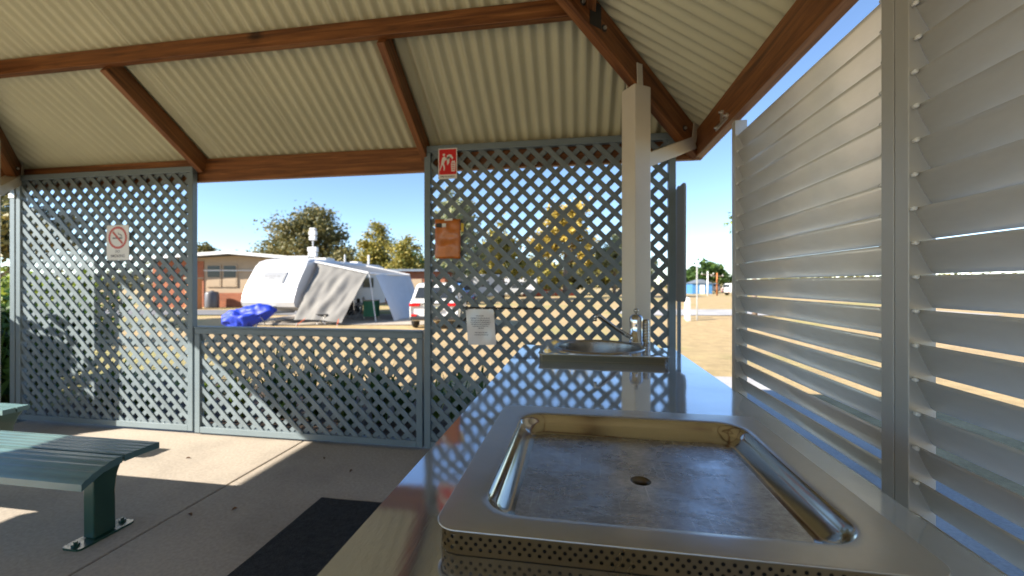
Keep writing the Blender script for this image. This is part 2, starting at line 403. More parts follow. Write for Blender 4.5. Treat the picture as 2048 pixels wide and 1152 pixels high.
patch('caravan_pad', -11.6, -3.6, 16.6, 22.4, M['concrete'], 0.032, 12, 6)
patch('far_path', 6, 26, 21.5, 26.5, M['path'], 0.035, 10, 3)

# ------------------------------------------------------------------ shelter frame and roof
XL, XR, YB, YF = -5.25, 0.82, 3.10, -2.97        # inner faces of the perimeter beams
BB, BT = 2.19, 2.385                              # beam bottom and top
EV, TP = 2.40, 0.68                               # sheet height at the beam, roof pitch
APX = ((XL + XR) / 2, (YB + YF) / 2, EV + TP * (XR - XL) / 2)
sh = thing('picnic_shelter', 'open picnic shelter with stained timber frame, cream corrugated roof and cream posts', 'shelter', (APX[0], APX[1], 0))
def part(mb, name, mat, parent=sh, **k): return mb.build(name, mat, parent, wc=True, **k)
part(MB().box(XL - 0.055, XR + 0.055, YB, YB + 0.05, BB, BT), 'beam', M['tx'], bevel=0.004)
part(MB().box(XL - 0.055, XR + 0.055, YF - 0.05, YF, BB, BT), 'beam', M['tx'], bevel=0.004)
rb = part(MB().box(XR, XR + 0.055, YF + 0.001, YB - 0.001, BB + 0.002, BT - 0.002), 'beam', M['ty'], bevel=0.004)
part(MB().box(XL - 0.055, XL, YF + 0.001, YB - 0.001, BB + 0.002, BT - 0.002), 'beam', M['ty'], bevel=0.004)
# bolts and bracket on the right beam where the louver frame is fixed
for (y, z) in ((2.52, 2.285), (2.60, 2.225), (2.44, 2.235)):
    mb = MB().lathe([(0.0, 0.0), (0.013, 0.0), (0.013, 0.010), (0.007, 0.013), (0.007, 0.024), (0, 0.024)], n=8)
    mb.v = [(XR - p[2], y + p[0], z + p[1]) for p in mb.v]
    part(mb, 'bolt', M['bolt'], rb)
part(MB().bar((XR - 0.004, 2.53, 2.29), (XR - 0.004, 2.53, 2.215), 0.008, 0.03, (0, 1, 0)).bar((XR - 0.006, 2.43, 2.222), (XR - 0.006, 2.62, 2.222), 0.008, 0.02), 'bolt_plate', M['bolt'], rb)

# corrugated roof sheets, each its own sheet with a lap
PITCH, AMP = 0.0847, 0.0135
def slope_point(side, e, s, h):
    c = 1 / math.sqrt(1 + TP * TP); z = EV + TP * s + h * c; q = h * TP * c
    if side == 0: return (e, YB - s + q, z)
    if side == 1: return (XR - s + q, e, z)
    if side == 2: return (e, YF + s - q, z)
    return (XL + s - q, e, z)
for side in range(4):
    lo, hi = ((XL, XR) if side in (0, 2) else (YF, YB))
    rs = part(MB().bar(slope_point(side, lo - 0.1, -0.1, -0.012), slope_point(side, hi + 0.1, -0.1, -0.012), 0.015, 0.02), 'roof_slope', M['sheet'])
    e = lo - 0.1; k = 0
    while e < hi + 0.1 - 0.01:
        e1 = min(e + 0.762 + 0.05, hi + 0.1)
        cols = []; x = e
        while x < e1 - 1e-6: cols.append(x); x += PITCH / 8
        cols.append(e1)
        vs = []; fs = []
        for i, x in enumerate(cols):
            smax = min(x - lo, hi - x)
            h = AMP * math.cos(2 * math.pi * x / PITCH) + AMP - (0.0015 if x > e + 0.762 else 0)
            vs += [slope_point(side, x, -0.1, h), slope_point(side, x, max(smax, -0.099), h)]
            if i: fs.append((2*i-2, 2*i, 2*i+1, 2*i-1))
        part(MB().add(vs, fs), 'roof_sheet', M['sheet'], rs, smooth=True)
        e += 0.762; k += 1
# hips, purlin ring, rafters
corners = [(XR, YB), (XR, YF), (XL, YF), (XL, YB)]
for cx, cy in corners:
    sx = 1 if cx == XR else -1; sy = 1 if cy == YB else -1
    # local frame so the grain runs along the hip
    q = lambda s, dz: (cx - sx*s, cy - sy*s, EV + TP*s + dz)
    hr = part(MB().bar(q(-0.03, -0.115), q(3.0, -0.115), 0.065, 0.175), 'hip_rafter', timber('stained_timber_hip', (-sx, -sy, TP)), bevel=0.004)
    nn_ = Vector((sy, -sx, 0)).normalized()
    for s_b in (0.13, 0.70, 0.82):
        for sd_ in (-1, 1):
            c_ = Vector(q(s_b, -0.13)) + nn_ * sd_ * 0.033
            part(MB().tube([c_ - nn_*sd_*0.004, c_ + nn_*sd_*0.003], 0.021, 12), 'bolt_hole_disc', M['dark_rod'], hr)  # dark disc painted on for the shade inside a bolt hole
            part(MB().tube([c_, c_ + nn_*sd_*0.014], 0.010, 6), 'bolt', M['bolt'], hr)
    # steel shoe where the purlins meet the hip
    for sd_ in (-1, 1):
        c_ = Vector(q(0.75, -0.105)) + nn_ * sd_ * 0.0335
        part(MB().bar(c_ - Vector((0, 0, 0.075)), c_ + Vector((0, 0, 0.06)), 0.004, 0.09, (sx, sy, 0)), 'joint_plate', M['dark_rod'], hr)
    part(MB().bar(q(-0.1, 0.03), q(3.03, 0.03), 0.22, 0.012), 'hip_cap', M['sheet'])  # unseen strip added to stop light leaking where two slopes meet
PS = 0.75
for (p0, p1, mt) in (((XL+PS, YB-PS), (XR-PS, YB-PS), 'tx'), ((XL+PS, YF+PS), (XR-PS, YF+PS), 'tx'), ((XR-PS, YF+PS), (XR-PS, YB-PS), 'ty'), ((XL+PS, YF+PS), (XL+PS, YB-PS), 'ty')):
    zc = EV + TP*PS - 0.052
    off = 0.0 if mt == 'tx' else 0.002
    part(MB().bar((*p0, zc + off), (*p1, zc + off), 0.05, 0.105), 'purlin', M[mt], bevel=0.004)
for x in (-3.23, -1.19):
    part(MB().bar((x, YB + 0.01, EV - 0.083), (x, YB - PS + 0.02, EV + TP*PS - 0.09), 0.052, 0.135), 'rafter', M['td'], bevel=0.004)
# posts with hip plates and outrigger arms
for cx, cy in corners:
    sx = 1 if cx == XR else -1; sy = 1 if cy == YB else -1
    s0 = 0.467
    px, py = cx - sx*s0, cy - sy*s0
    a = R(45)
    yaw = R(33) * sx * sy
    mb = MB(); w = 0.0625
    vs = []
    for z in (0.0, 2.505):
        for (u, v) in ((-w, -w), (w, -w), (w, w), (-w, w)):
            vs.append((px + u*math.cos(yaw) - v*math.sin(yaw), py + u*math.sin(yaw) + v*math.cos(yaw), z))
    mb.add(vs, [(0,3,2,1),(4,5,6,7),(0,1,5,4),(1,2,6,5),(2,3,7,6),(3,0,4,7)])
    po = part(mb, 'post', M['post'], bevel=0.007)
    d = Vector((sx, sy, 0)).normalized(); nrm = Vector((sy, -sx, 0)).normalized() if True else None
    P = Vector((px, py, 0))
    for sg_ in (-1, 1):
        b0 = P + nrm * sg_ * 0.040 - d * 0.01
        part(MB().bar(b0 + Vector((0, 0, 2.46)), b0 + Vector((0, 0, 2.64)) - d*0.01, 0.006, 0.05, d), 'hip_plate', M['post'], po)
    e0 = P + d * 0.05 + Vector((0, 0, 2.06)); e1 = P + d * 0.60 + Vector((0, 0, 2.285))
    part(MB().bar(e0, e1, 0.085, 0.085), 'outrigger_arm', M['post'], po, bevel=0.003)
    for sg_ in (-1, 1):
        b0 = P + d * 0.585 + nrm * sg_ * 0.0385
        part(MB().bar(b0 + Vector((0, 0, 2.29)), b0 + d*0.03 + Vector((0, 0, 2.45)), 0.006, 0.05, d), 'arm_plate', M['post'], po)
    part(MB().box(px-0.11, px+0.11, py-0.11, py+0.11, 0.0, 0.012), 'base_plate', M['post'], po)

# unseen boarded screen added at the left eave, shaped to throw the floor shadow
scr = thing('shadow_screen', 'unseen boarded screen added under the left eave to shade the floor', 'screen', (XL - 0.03, -0.55, 1.53))
for k in range(5):
    MB().box(XL - 0.045, XL - 0.02, -0.95, 0.30 if k < 3 else -0.05, 1.53 + k*0.131, 1.53 + k*0.131 + 0.129).build('board', M['ty'], scr, wc=True, bevel=0.003)
for y in (-0.92, -0.18):
    MB().box(XL - 0.019, XL + 0.02, y, y + 0.05, 1.52, 2.185).build('batten', M['ty'], scr, wc=True)

# ------------------------------------------------------------------ lattice screens
def lattice(name, label, x0, x1, z0, z1, fw=0.05, cap=False, phase=0.0):
    t = thing(name, label, 'lattice', ((x0 + x1) / 2, 3.063, 0))
    B = lambda mb, nm, mat=M['frame'], **k: mb.build(nm, mat, t, wc=True, **k)
    B(MB().box(x0, x0 + fw, 3.040, 3.088, z0, z1 - fw - 0.001), 'stile', bevel=0.003)
    B(MB().box(x1 - fw, x1, 3.040, 3.088, z0, z1 - fw - 0.001), 'stile', bevel=0.003)
    B(MB().box(x0, x1, 3.038, 3.090, z1 - fw, z1), 'top_rail', bevel=0.006)
    B(MB().box(x0 + fw + 0.001, x1 - fw - 0.001, 3.041, 3.087, z0, z0 + fw), 'bottom_rail', bevel=0.003)
    if cap:
        B(MB().box(x0, x1, 3.030, 3.098, z1 + 0.001, z1 + 0.014), 'cap', bevel=0.004)
    P, W = 0.123, 0.0365 * math.sqrt(2) / 2
    bx0, bx1, bz0, bz1 = x0 + fw*0.6, x1 - fw*0.6, z0 + fw*0.6, z1 - fw*0.6
    rnd = random.Random(len(label))
    for lay, sgn in ((0, 1), (1, -1)):
        y0 = 3.0525 + lay * 0.0125; y1 = y0 + 0.0120
        lo = bx0 + min(sgn*bz0, sgn*bz1); hi = bx1 + max(sgn*bz0, sgn*bz1)
        c = lo + phase + rnd.uniform(0.2, 0.8) * P
        while c < hi:
            cc = c + rnd.uniform(-0.0025, 0.0025)
            poly = [(bx0, bz0), (bx1, bz0), (bx1, bz1), (bx0, bz1)]
            poly = clip_poly(poly, 1, sgn, cc + W*math.sqrt(2)*0.7071*1.0)
            if len(poly) > 2: poly = clip_poly(poly, -1, -sgn, -(cc - W*math.sqrt(2)*0.7071*1.0))
            if len(poly) > 2:
                jy = rnd.uniform(-0.0004, 0.0004)
                B(MB().prism(poly, lambda p: (p[0], y0 + jy, p[1]), lambda p: (p[0], y1 + jy, p[1])), 'slat', M['lattice'])
            c += P
    return t
lattice('lattice_screen', 'tall blue-grey lattice screen at the far left, half lit by sun, with the no-smoking sign', -5.19, -3.275, 0.03, 2.31)
lattice('lattice_screen', 'low blue-grey lattice half wall under the opening towards the caravan', -3.255, -1.20, 0.02, 0.918, cap=True, phase=0.05)
lattice('lattice_screen', 'tall shaded lattice screen behind the sink with the red sign and orange pouch', -1.185, 0.68, 0.02, 2.37, phase=0.02)
lp = thing('lattice_post', 'pale sunlit square post at the outer edge of the left lattice', 'post', (-5.225, 3.065, 0))
MB().box(-0.028, 0.028, -0.03, 0.06, 0, 2.185).build('shaft', M['frame'], lp, bevel=0.003)
MB().box(-0.05, 0.05, -0.05, 0.08, 0, 0.01).build('foot_plate', M['frame'], lp)
MB().box(-0.034, 0.034, -0.036, 0.066, 2.1, 2.14).build('strap', M['bolt'], lp)

# ------------------------------------------------------------------ louver screens
LX, LP_, LTOP = 0.845, 0.0865, 2.105
def slat_mesh(length):
    # curved aerofoil blade: inner edge high, outer edge low
    prof = []
    V, H = 0.0805, 0.038
    nseg = 7
    for i in range(nseg + 1):
        t = i / nseg
        bulge = 0.0018 * math.sin(math.pi * t)
        prof.append((H * t - bulge * 0.9, V * (1 - t) - bulge * 0.35))
    back = [(x + 0.0022, z + 0.001) for x, z in prof][::-1]
    poly = prof + back
    return MB().prism(poly, lambda p: (p[0], 0, p[1]), lambda p: (p[0], length, p[1]))
def louver(label, y0, y1, seed):
    rnd = random.Random(seed)
    t = thing('louver_screen', label, 'louver', (LX, (y0 + y1) / 2, 0.08))
    t_loc = Vector(t.location)
    J = 0.046
    for (a, b) in ((y0, y0 + J), (y1 - J, y1)):
        MB().box(LX - 0.012, LX + 0.05, a, b, 0.08, LTOP + 0.075).build('jamb', M['alu_frame'], t, wc=True, bevel=0.002)
    MB().box(LX - 0.006, LX + 0.045, y0 + J, y1 - J, 0.08, 0.13).build('bottom_rail', M['alu_frame'], t, wc=True, bevel=0.002)
    L = y1 - y0 - 2*J - 0.003
    me = slat_mesh(L).mesh('blade', M['alu'], True)
    pin = MB().lathe([(0, 0), (0.005, 0), (0.006, 0.004), (0.005, 0.014), (0, 0.014)], n=10).mesh('pivot_pin', M['pin'], True)
    z = LTOP - 0.088; k = 0
    while z > 0.14:
        o = place('blade', me, t)
        o.location = Vector((LX + 0.003, y0 + J + 0.0015, z)) - t_loc
        tilt = rnd.gauss(0, 0.9)
        if rnd.random() < 0.14: tilt += rnd.choice((-3.0, 3.5))
        o.rotation_euler = (0, R(tilt), 0)
        for yy in (0.0, L - 0.016):
            p = place('pivot_pin', pin, o); p.location = (-0.006, yy, 0.078); p.rotation_euler = (R(-90), 0, 0)
        z -= LP_; k += 1
    return t
louver('farther louvred screen of silver blades, beside the gap to the open field', 1.247, 2.42, 3)
louver('nearest louvred screen of silver blades at the right edge of the photo', 0.03, 1.243, 5)
louver('louvred screen of silver blades behind the camera position, beyond the nearest one', -1.19, 0.026, 8)

# ------------------------------------------------------------------ counter with hotplate and sink
CZ = 0.93
TZ = CZ + 0.037
CX0, CX1, CY0, CY1 = -0.327, 0.533, -0.75, 2.46
ct = thing('barbecue_counter', 'long stainless steel counter holding the hotplate and the round sink', 'counter', ((CX0+CX1)/2, 0.9, 0))
xs = [CX0, -0.168, 0.395, CX1]; ys = [CY0, 0.56, 1.075, 1.965, 2.435, CY1]
mb = MB()
mb.add([(x, y, CZ) for y in ys for x in xs], [(j*4+i, j*4+i+1, (j+1)*4+i+1, (j+1)*4+i) for j in range(5) for i in range(3) if not (i == 1 and j in (1, 3))])
mb.build('counter_top', M['steel_top'], ct, wc=True)
mb = MB()
mb.box(CX0, CX0 + 0.003, CY0, CY1, CZ - 0.045, CZ - 0.0008).box(CX1 - 0.003, CX1, CY0, CY1, CZ - 0.045, CZ - 0.0008)
mb.box(CX0 + 0.003, CX1 - 0.003, CY1 - 0.003, CY1, CZ - 0.045, CZ - 0.0008).box(CX0 + 0.003, CX1 - 0.003, CY0, CY0 + 0.003, CZ - 0.045, CZ - 0.0008)
mb.build('folded_edge', M['steel_top'], ct, wc=True)
for (y0, y1) in ((CY0 + 0.1, 1.15), (1.16, CY1 - 0.1)):
    MB().box(CX0 + 0.08, CX1 - 0.08, y0, y1, 0.12, 0.70).build('cabinet', M['steel_tray'], ct, wc=True, bevel=0.003)
    for yy in (y0 + 0.02, (y0 + y1)/2 + 0.005):
        dr = MB().box(CX0 + 0.064, CX0 + 0.079, yy, yy + (y1-y0)/2 - 0.03, 0.14, 0.68).build('cabinet_door', M['steel_top'], ct, wc=True, bevel=0.002)
        MB().box(CX0 + 0.046, CX0 + 0.0635, yy + 0.03, yy + 0.045, 0.38, 0.5).build('handle', M['chrome'], dr, wc=True, bevel=0.002)
    for x in (CX0 + 0.1, CX1 - 0.14):
        for y in (y0 + 0.02, y1 - 0.06):
            MB().box(x, x + 0.04, y, y + 0.04, 0, 0.119).build('leg', M['steel_tray'], ct, wc=True)
            MB().box(x, x + 0.04, y, y + 0.04, 0.701, CZ - 0.046).build('strut', M['steel_tray'], ct, wc=True)

def skirt_part(parent, x0, x1, y0, y1, r, z0, z1, hole_r, pitch, rows, mat):
    """perforated strip with real holes running round a rounded rectangle"""
    segs = [('l', (x0+r, y0), (x1-r, y0)), ('a', (x1-r, y0+r), 270), ('l', (x1, y0+r), (x1, y1-r)), ('a', (x1-r, y1-r), 0),
            ('l', (x1-r, y1), (x0+r, y1)), ('a', (x0+r, y1-r), 90), ('l', (x0, y1-r), (x0, y0+r)), ('a', (x0+r, y0+r), 180)]
    lens = [math.dist(s[1], s[2]) if s[0] == 'l' else math.pi*r/2 for s in segs]
    tot = sum(lens)
    def at(s):
        s %= tot
        for sg__, L in zip(segs, lens):
            if s <= L:
                if sg__[0] == 'l':
                    t = s / L; return (sg__[1][0]+(sg__[2][0]-sg__[1][0])*t, sg__[1][1]+(sg__[2][1]-sg__[1][1])*t)
                a = R(sg__[2]) + s / r; return (sg__[1][0]+r*math.cos(a), sg__[1][1]+r*math.sin(a))
            s -= L
        return (x0+r, y0)
    nc = int(round(tot / pitch)); pw = tot / nc
    margin = 0.005
    rh = (z1 - z0 - 2*margin) / rows
    mb = MB()
    def q(s, z): x, y = at(s); return (x, y, z)
    for k in range(nc):
        for (za, zb) in ((z0, z0+margin), (z1-margin, z1)):
            mb.add([q(k*pw, za), q((k+1)*pw, za), q((k+1)*pw, zb), q(k*pw, zb)], [(0, 1, 2, 3)])
        for j in range(rows):
            o = (0.5 if j % 2 else 0.0) * pw
            cs, cz = k*pw + o + pw/2, z0 + margin + (j+0.5)*rh
            out = []; inn = []
            for a in range(8):
                t = R(45*a); c, s_ = math.cos(t), math.sin(t)
                m_ = max(abs(c), abs(s_))
                out.append((cs + pw/2*c/m_, cz + rh/2*s_/m_)); inn.append((cs + hole_r*c, cz + hole_r*s_))
            mb.add([q(*p) for p in out] + [q(*p) for p in inn], [(a, (a+1)%8, 8+(a+1)%8, 8+a) for a in range(8)])
    o = mb.build('perforated_skirt', mat, parent, wc=True)
    return o

hp = thing('hotplate', 'recessed stainless barbecue hotplate with drain hole and perforated skirt on the counter', 'hotplate', (0.115, 0.82, CZ))
HX0, HX1, HY0, HY1 = -0.199, 0.432, 0.535, 1.11
BX0, BX1, BY0, BY1 = -0.139, 0.372, 0.590, 1.045
def off(i, z): return rrect(BX0 - i, BX1 + i, BY0 - i, BY1 + i, 0.056 + i * 0.62, z, 10, 12)
def outer(i, z): return rrect(HX0 + i, HX1 - i, HY0 + i, HY1 - i, 0.034 - min(i, 0.03), z, 10, 12)
mb = MB(); mb.loops([outer(0.004, TZ - 0.004), outer(0.0, TZ - 0.003), outer(0.0, TZ - 0.0012), outer(0.0012, TZ), off(0.016, TZ), off(0.008, TZ - 0.0006), off(0.004, TZ - 0.0022)])
mb.build('rim', M['steel_tray'], hp, wc=True, smooth=True, wn=True)
fl = TZ - 0.036
wall_loops = []
for k in range(15):
    t_ = k / 14; e_ = 0.5 - 0.5*math.cos(math.pi*t_)
    wall_loops.append(off(0.004 - 0.041*(0.62*t_ + 0.38*(2*t_*t_ - t_ if t_ > 0.5 else t_*0.0)) , TZ - 0.0022 - (0.036 - 0.0022)*(0.35*t_ + 0.65*e_)))
endw = wall_loops[-1]
mb = MB(); mb.loops(wall_loops)
mb.build('basin_wall', M['steel_polish'], hp, wc=True, smooth=True)
dc = ((BX0+BX1)/2 + 0.0, (BY0+BY1)/2 - 0.012)
base = endw
def toward(t, z):
    out = []
    for (x, y, _) in base:
        a = math.atan2(y - dc[1], x - dc[0])
        cxp, cyp = dc[0] + 0.019*math.cos(a), dc[1] + 0.019*math.sin(a)
        out.append((x + (cxp-x)*t, y + (cyp-y)*t, z))
    return out
mb = MB(); mb.loops([toward(0, fl), toward(0.1, fl - 0.0004), toward(0.5, fl - 0.0022), toward(0.9, fl - 0.0042), toward(1.0, fl - 0.0048)])
mb.build('cooking_plate', M['plate'], hp, wc=True, smooth=True)
mb = MB(); mb.lathe([(0.019, fl - 0.0048), (0.0165, fl - 0.0054), (0.0135, fl - 0.0075), (0.0112, fl - 0.011), (0.0102, fl - 0.018), (0.0098, fl - 0.04)], (dc[0], dc[1], 0), 28)
mb.build('drain', M['drain'], hp, wc=True, smooth=True)
MB().lathe([(0.0, fl - 0.038), (0.0097, fl - 0.038)], (dc[0], dc[1], 0), 16).build('drain_dark_disc', M['dark_void'], hp, wc=True)  # near-black disc stands in for the shade down the drain hole
skirt_part(hp, HX0 + 0.005, HX1 - 0.005, HY0 + 0.005, HY1 - 0.005, 0.030, CZ + 0.001, TZ - 0.0042, 0.0027, 0.0133, 3, M['skirt'])
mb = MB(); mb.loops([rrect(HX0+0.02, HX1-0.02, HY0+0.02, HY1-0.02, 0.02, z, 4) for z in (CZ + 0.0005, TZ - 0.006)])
mb.build('dark_backing', M['dark_void'], hp, wc=True)  # black sheet added behind the perforations, standing in for the shade inside

sk = thing('sink', 'round stainless sink bowl in a raised tray at the far end of the counter', 'sink', (0.104, 2.2, CZ))
SX0, SX1, SY0, SY1 = -0.191, 0.412, 1.945, 2.452
C = (0.104, 2.203); RO = 0.236
def ring(r, z, nn=9):
    out = []
    for (x, y, _) in rrect(SX0, SX1, SY0, SY1, 0.02, 0, 8, 14):
        a = math.atan2((y - C[1]) * (SX1-SX0) / (SY1-SY0), x - C[0]); out.append((C[0] + r*math.cos(a), C[1] + r*math.sin(a), z))
    return out
so = lambda i, z: rrect(SX0+i, SX1-i, SY0+i, SY1-i, 0.02, z, 8, 14)
MB().loops([so(0.004, TZ - 0.004), so(0, TZ - 0.003), so(0, TZ - 0.001), so(0.0012, TZ), ring(RO, TZ)]).build('tray', M['steel_top'], sk, wc=True, smooth=True, wn=True)
MB().lathe([(RO, TZ), (RO - 0.004, TZ + 0.005), (RO - 0.010, TZ + 0.007), (RO - 0.018, TZ + 0.005), (RO - 0.024, TZ - 0.003)], (*C, 0), 64).build('rolled_rim', M['steel_polish'], sk, wc=True, smooth=True)
MB().lathe([(RO - 0.024, TZ - 0.003), (RO - 0.030, TZ - 0.03), (RO - 0.036, TZ - 0.12), (RO - 0.05, TZ - 0.15), (RO - 0.08, TZ - 0.165), (0.03, TZ - 0.17)], (*C, 0), 64).build('bowl', M['bowl'], sk, wc=True, smooth=True)
MB().lathe([(0.03, TZ - 0.17), (0.026, TZ - 0.174), (0.02, TZ - 0.18), (0, TZ - 0.18)], (*C, 0), 24).build('waste', M['chrome'], sk, wc=True, smooth=True)
skirt_part(sk, SX0 + 0.005, SX1 - 0.005, SY0 + 0.005, SY1 - 0.005, 0.016, CZ + 0.001, TZ - 0.0042, 0.0034, 0.0125, 3, M['skirt_dark'])
MB().loops([rrect(SX0+0.02, SX1-0.02, SY0+0.018, SY1-0.012, 0.008, z, 4) for z in (CZ + 0.0005, TZ - 0.006)]).build('dark_tray_backing', M['dark_void'], sk, wc=True)  # black liner that paints the shade seen through the sink skirt holes

tp = thing('tap', 'chrome mixer tap with long rising spout at the right rear of the sink', 'tap', (0.322, 2.395, TZ))
MB().lathe([(0.0, 0.0), (0.042, 0.0), (0.043, 0.006), (0.038, 0.010), (0.037, 0.10), (0.038, 0.128), (0.034, 0.146), (0.022, 0.158), (0.0, 0.161)], n=28).build('body', M['chrome'], tp, smooth=True)
MB().lathe([(0.0, 0.159), (0.007, 0.159), (0.007, 0.168), (0.012, 0.172), (0.014, 0.181), (0.010, 0.190), (0.0, 0.192)], n=16).build('push_knob', M['steel_polish'], tp, smooth=True)
MB().tube([(-0.02, -0.01, 0.030), (-0.05, -0.025, 0.040), (-0.12, -0.06, 0.088), (-0.20, -0.10, 0.150), (-0.217, -0.108, 0.157), (-0.228, -0.114, 0.154), (-0.232, -0.116, 0.145)],
          [0.015, 0.0125, 0.011, 0.0105, 0.0105, 0.0105, 0.010], 12).build('spout', M['chrome'], tp, smooth=True)
MB().lathe([(0.0, 0.128), (0.0105, 0.128), (0.0105, 0.147), (0, 0.147)], (-0.232, -0.116, 0), 12).build('aerator', M['steel_polish'], tp, smooth=True)
MB().lathe([(0.0, 0.0), (0.020, 0.0), (0.019, 0.005), (0.017, 0.008), (0.017, 0.122), (0.014, 0.130), (0, 0.132)], (0.053, 0.004, 0), 16).build('side_valve', M['steel_polish'], tp, smooth=True)
for k in range(6):
    MB().lathe([(0.0172, 0.0), (0.0192, 0.003), (0.0192, 0.007), (0.0172, 0.010)], (0.053, 0.004, 0.018 + k*0.0165), 16).build('valve_ring', M['chrome'], tp, smooth=True)

# ------------------------------------------------------------------ bench seats, mat
def bench(label, x0, x1, y0, depth, leg_xs, z=0.45, front_curve=True):
    t = thing('bench', label, 'bench', ((x0+x1)/2, y0 + depth/2, 0), group='green slatted benches')
    def plank(a, b, drop):
        nrib = 5; top = []
        for i in range(nrib * 4 + 1):
            s = i / (nrib * 4); y = a + (b - a) * s
            zz = z - drop * (1 - s) ** 1.9
            rib = 0.0022 if i % 4 in (1, 2) else 0.0
            top.append((y, zz + rib))
        bot = [(y, zz - 0.032) for y, zz in ((top[-1]), (top[len(top)//2]), (top[0]))]
        poly = top + bot
        return MB().prism(poly, lambda p: (x0, p[0], p[1]), lambda p: (x1, p[0], p[1]))
    h = depth / 2
    if front_curve:
        plank(y0, y0 + h - 0.006, 0.062).build('plank', M['bench'], t, wc=True)
        plank(y0 + h + 0.006, y0 + depth, 0.0).build('plank', M['bench'], t, wc=True)
    else:
        plank(y0, y0 + h - 0.004, 0.0).build('plank', M['bench'], t, wc=True)
        plank(y0 + h + 0.004, y0 + depth, 0.0).build('plank', M['bench'], t, wc=True)
    yc = y0 + depth * 0.66 if front_curve else y0 + depth * 0.5
    for lx in leg_xs:
        zt = z - 0.036
        prof = [(yc-0.050, 0.012), (yc+0.050, 0.012), (yc+0.048, 0.22), (yc+0.058, 0.30), (yc+0.080, 0.36), (yc+0.112, zt-0.012), (yc+0.115, zt), (yc-0.13, zt-0.012), (yc-0.13, zt-0.03), (yc-0.072, zt-0.055), (yc-0.052, 0.30)]
        lg = MB().prism(prof, lambda p: (lx - 0.033, p[0], p[1]), lambda p: (lx + 0.033, p[0], p[1])).build('leg', M['bench_leg'], t, wc=True, bevel=0.006)
        MB().loops([rrect(lx-0.055, lx+0.055, yc-0.13, yc+0.13, 0.02, zz, 4) for zz in (0.0, 0.011)], cap0=True, cap1=True).build('foot_plate', M['bench_leg'], lg, wc=True)
        for yy in (yc - 0.105, yc + 0.105):
            MB().lathe([(0.016, 0.011), (0.016, 0.022), (0.008, 0.022), (0.008, 0.032), (0, 0.032)], (lx, yy, 0), 6).build('bolt', M['bench_leg'], lg, wc=True)
    return t
bench('dark green slatted bench standing on its flared leg on the concrete, nearest the camera', -4.5, -2.22, 1.52, 0.35, (-2.44, -4.1))
bench('dark green bench tip poking in at the left edge, before the sunlit lattice', -5.0, -3.80, 2.16, 0.14, (-3.95, -4.7), front_curve=False)

mb = MB(); rnd = random.Random(4)
mx0, mx1, my0, my1 = -1.53, -0.55, 0.75, 2.26
nx, ny = 20, 30
vs = []
for j in range(ny + 1):
    for i in range(nx + 1):
        x = mx0 + (mx1-mx0)*i/nx; y = my0 + (my1-my0)*j/ny
        ed = 0.006*noise.noise((x*6, y*6, 3)) if i in (0, nx) or j in (0, ny) else 0
        curl = 0.014*max(0, noise.noise((x*2+9, y*2.4, 5))) if i in (0, nx) or j in (0, ny) else 0
        vs.append((x + ed, y + ed, 0.010 + curl))
top = [(j*(nx+1)+i, j*(nx+1)+i+1, (j+1)*(nx+1)+i+1, (j+1)*(nx+1)+i) for j in range(ny) for i in range(nx)]
mb.add(vs, top)
o = mb.build('floor_mat', M['mat']); sm = o.modifiers.new('thick', 'SOLIDIFY'); sm.thickness = 0.009; sm.offset = -1
tag(o, 'black rubber mat with curled edge lying beside the counter', 'mat')

# ------------------------------------------------------------------ signs and papers on the lattice
def text_mesh(body, size, mat, center, yface, parent, bold=False, name='lettering'):
    cu = bpy.data.curves.new('t', 'FONT'); cu.body = body; cu.size = size; cu.align_x = 'CENTER'; cu.align_y = 'CENTER'
    if bold: cu.offset = size * 0.012
    ob = bpy.data.objects.new('t', cu); link(ob)
    dg = bpy.context.evaluated_depsgraph_get(); me = bpy.data.meshes.new_from_object(ob.evaluated_get(dg))
    bpy.data.objects.remove(ob)
    inv = WM[parent].inverted()
    for v in me.vertices: v.co = inv @ Vector((center[0] + v.co.x, yface, center[1] + v.co.y))
    me.materials.clear(); me.materials.append(mat)
    return place(name, me, parent)
def flat(poly, yface, th=0.0006):
    return MB().prism(poly, lambda p: (p[0], yface - th, p[1]), lambda p: (p[0], yface, p[1]))
def disc(cx, cz, r, n=16): return [(cx + r*math.cos(2*math.pi*k/n), cz + r*math.sin(2*math.pi*k/n)) for k in range(n)]
# red fire-blanket sign
FY = 3.0345
fs = thing('safety_sign', 'red sign with white fire blanket pictogram at the top of the lattice', 'sign', (-1.0, FY, 2.2))
x0, x1, z0, z1 = -1.068, -0.918, 2.105, 2.34
MB().box(x0, x1, FY, FY + 0.003, z0, z1).build('plate', M['white'], fs, wc=True)
flat([(x0+0.007, z0+0.034), (x1-0.007, z0+0.034), (x1-0.007, z1-0.007), (x0+0.007, z1-0.007)], FY - 0.0002).build('red_field', M['red'], fs, wc=True)
fyy = FY - 0.0012
pg = MB()
def px(u, w): return (x0 + u*(x1-x0), z0 + w*(z1-z0))
for poly in (disc(*px(0.30, 0.79), 0.0095),
             [px(.22,.70), px(.34,.74), px(.42,.68), px(.62,.74), px(.63,.69), px(.42,.62), px(.36,.60), px(.30,.50), px(.36,.40), px(.34,.28), px(.28,.28), px(.29,.38), px(.22,.47), px(.16,.38), px(.09,.27), px(.07,.31), px(.14,.44), px(.17,.58)],
             [px(.46,.76), px(.58,.80), px(.70,.78), px(.80,.68), px(.74,.62), px(.68,.70), px(.60,.66), px(.58,.52), px(.50,.44), px(.46,.54)]):
    pg.prism(poly, lambda p: (p[0], fyy, p[1]), lambda p: (p[0], fyy + 0.0006, p[1]))
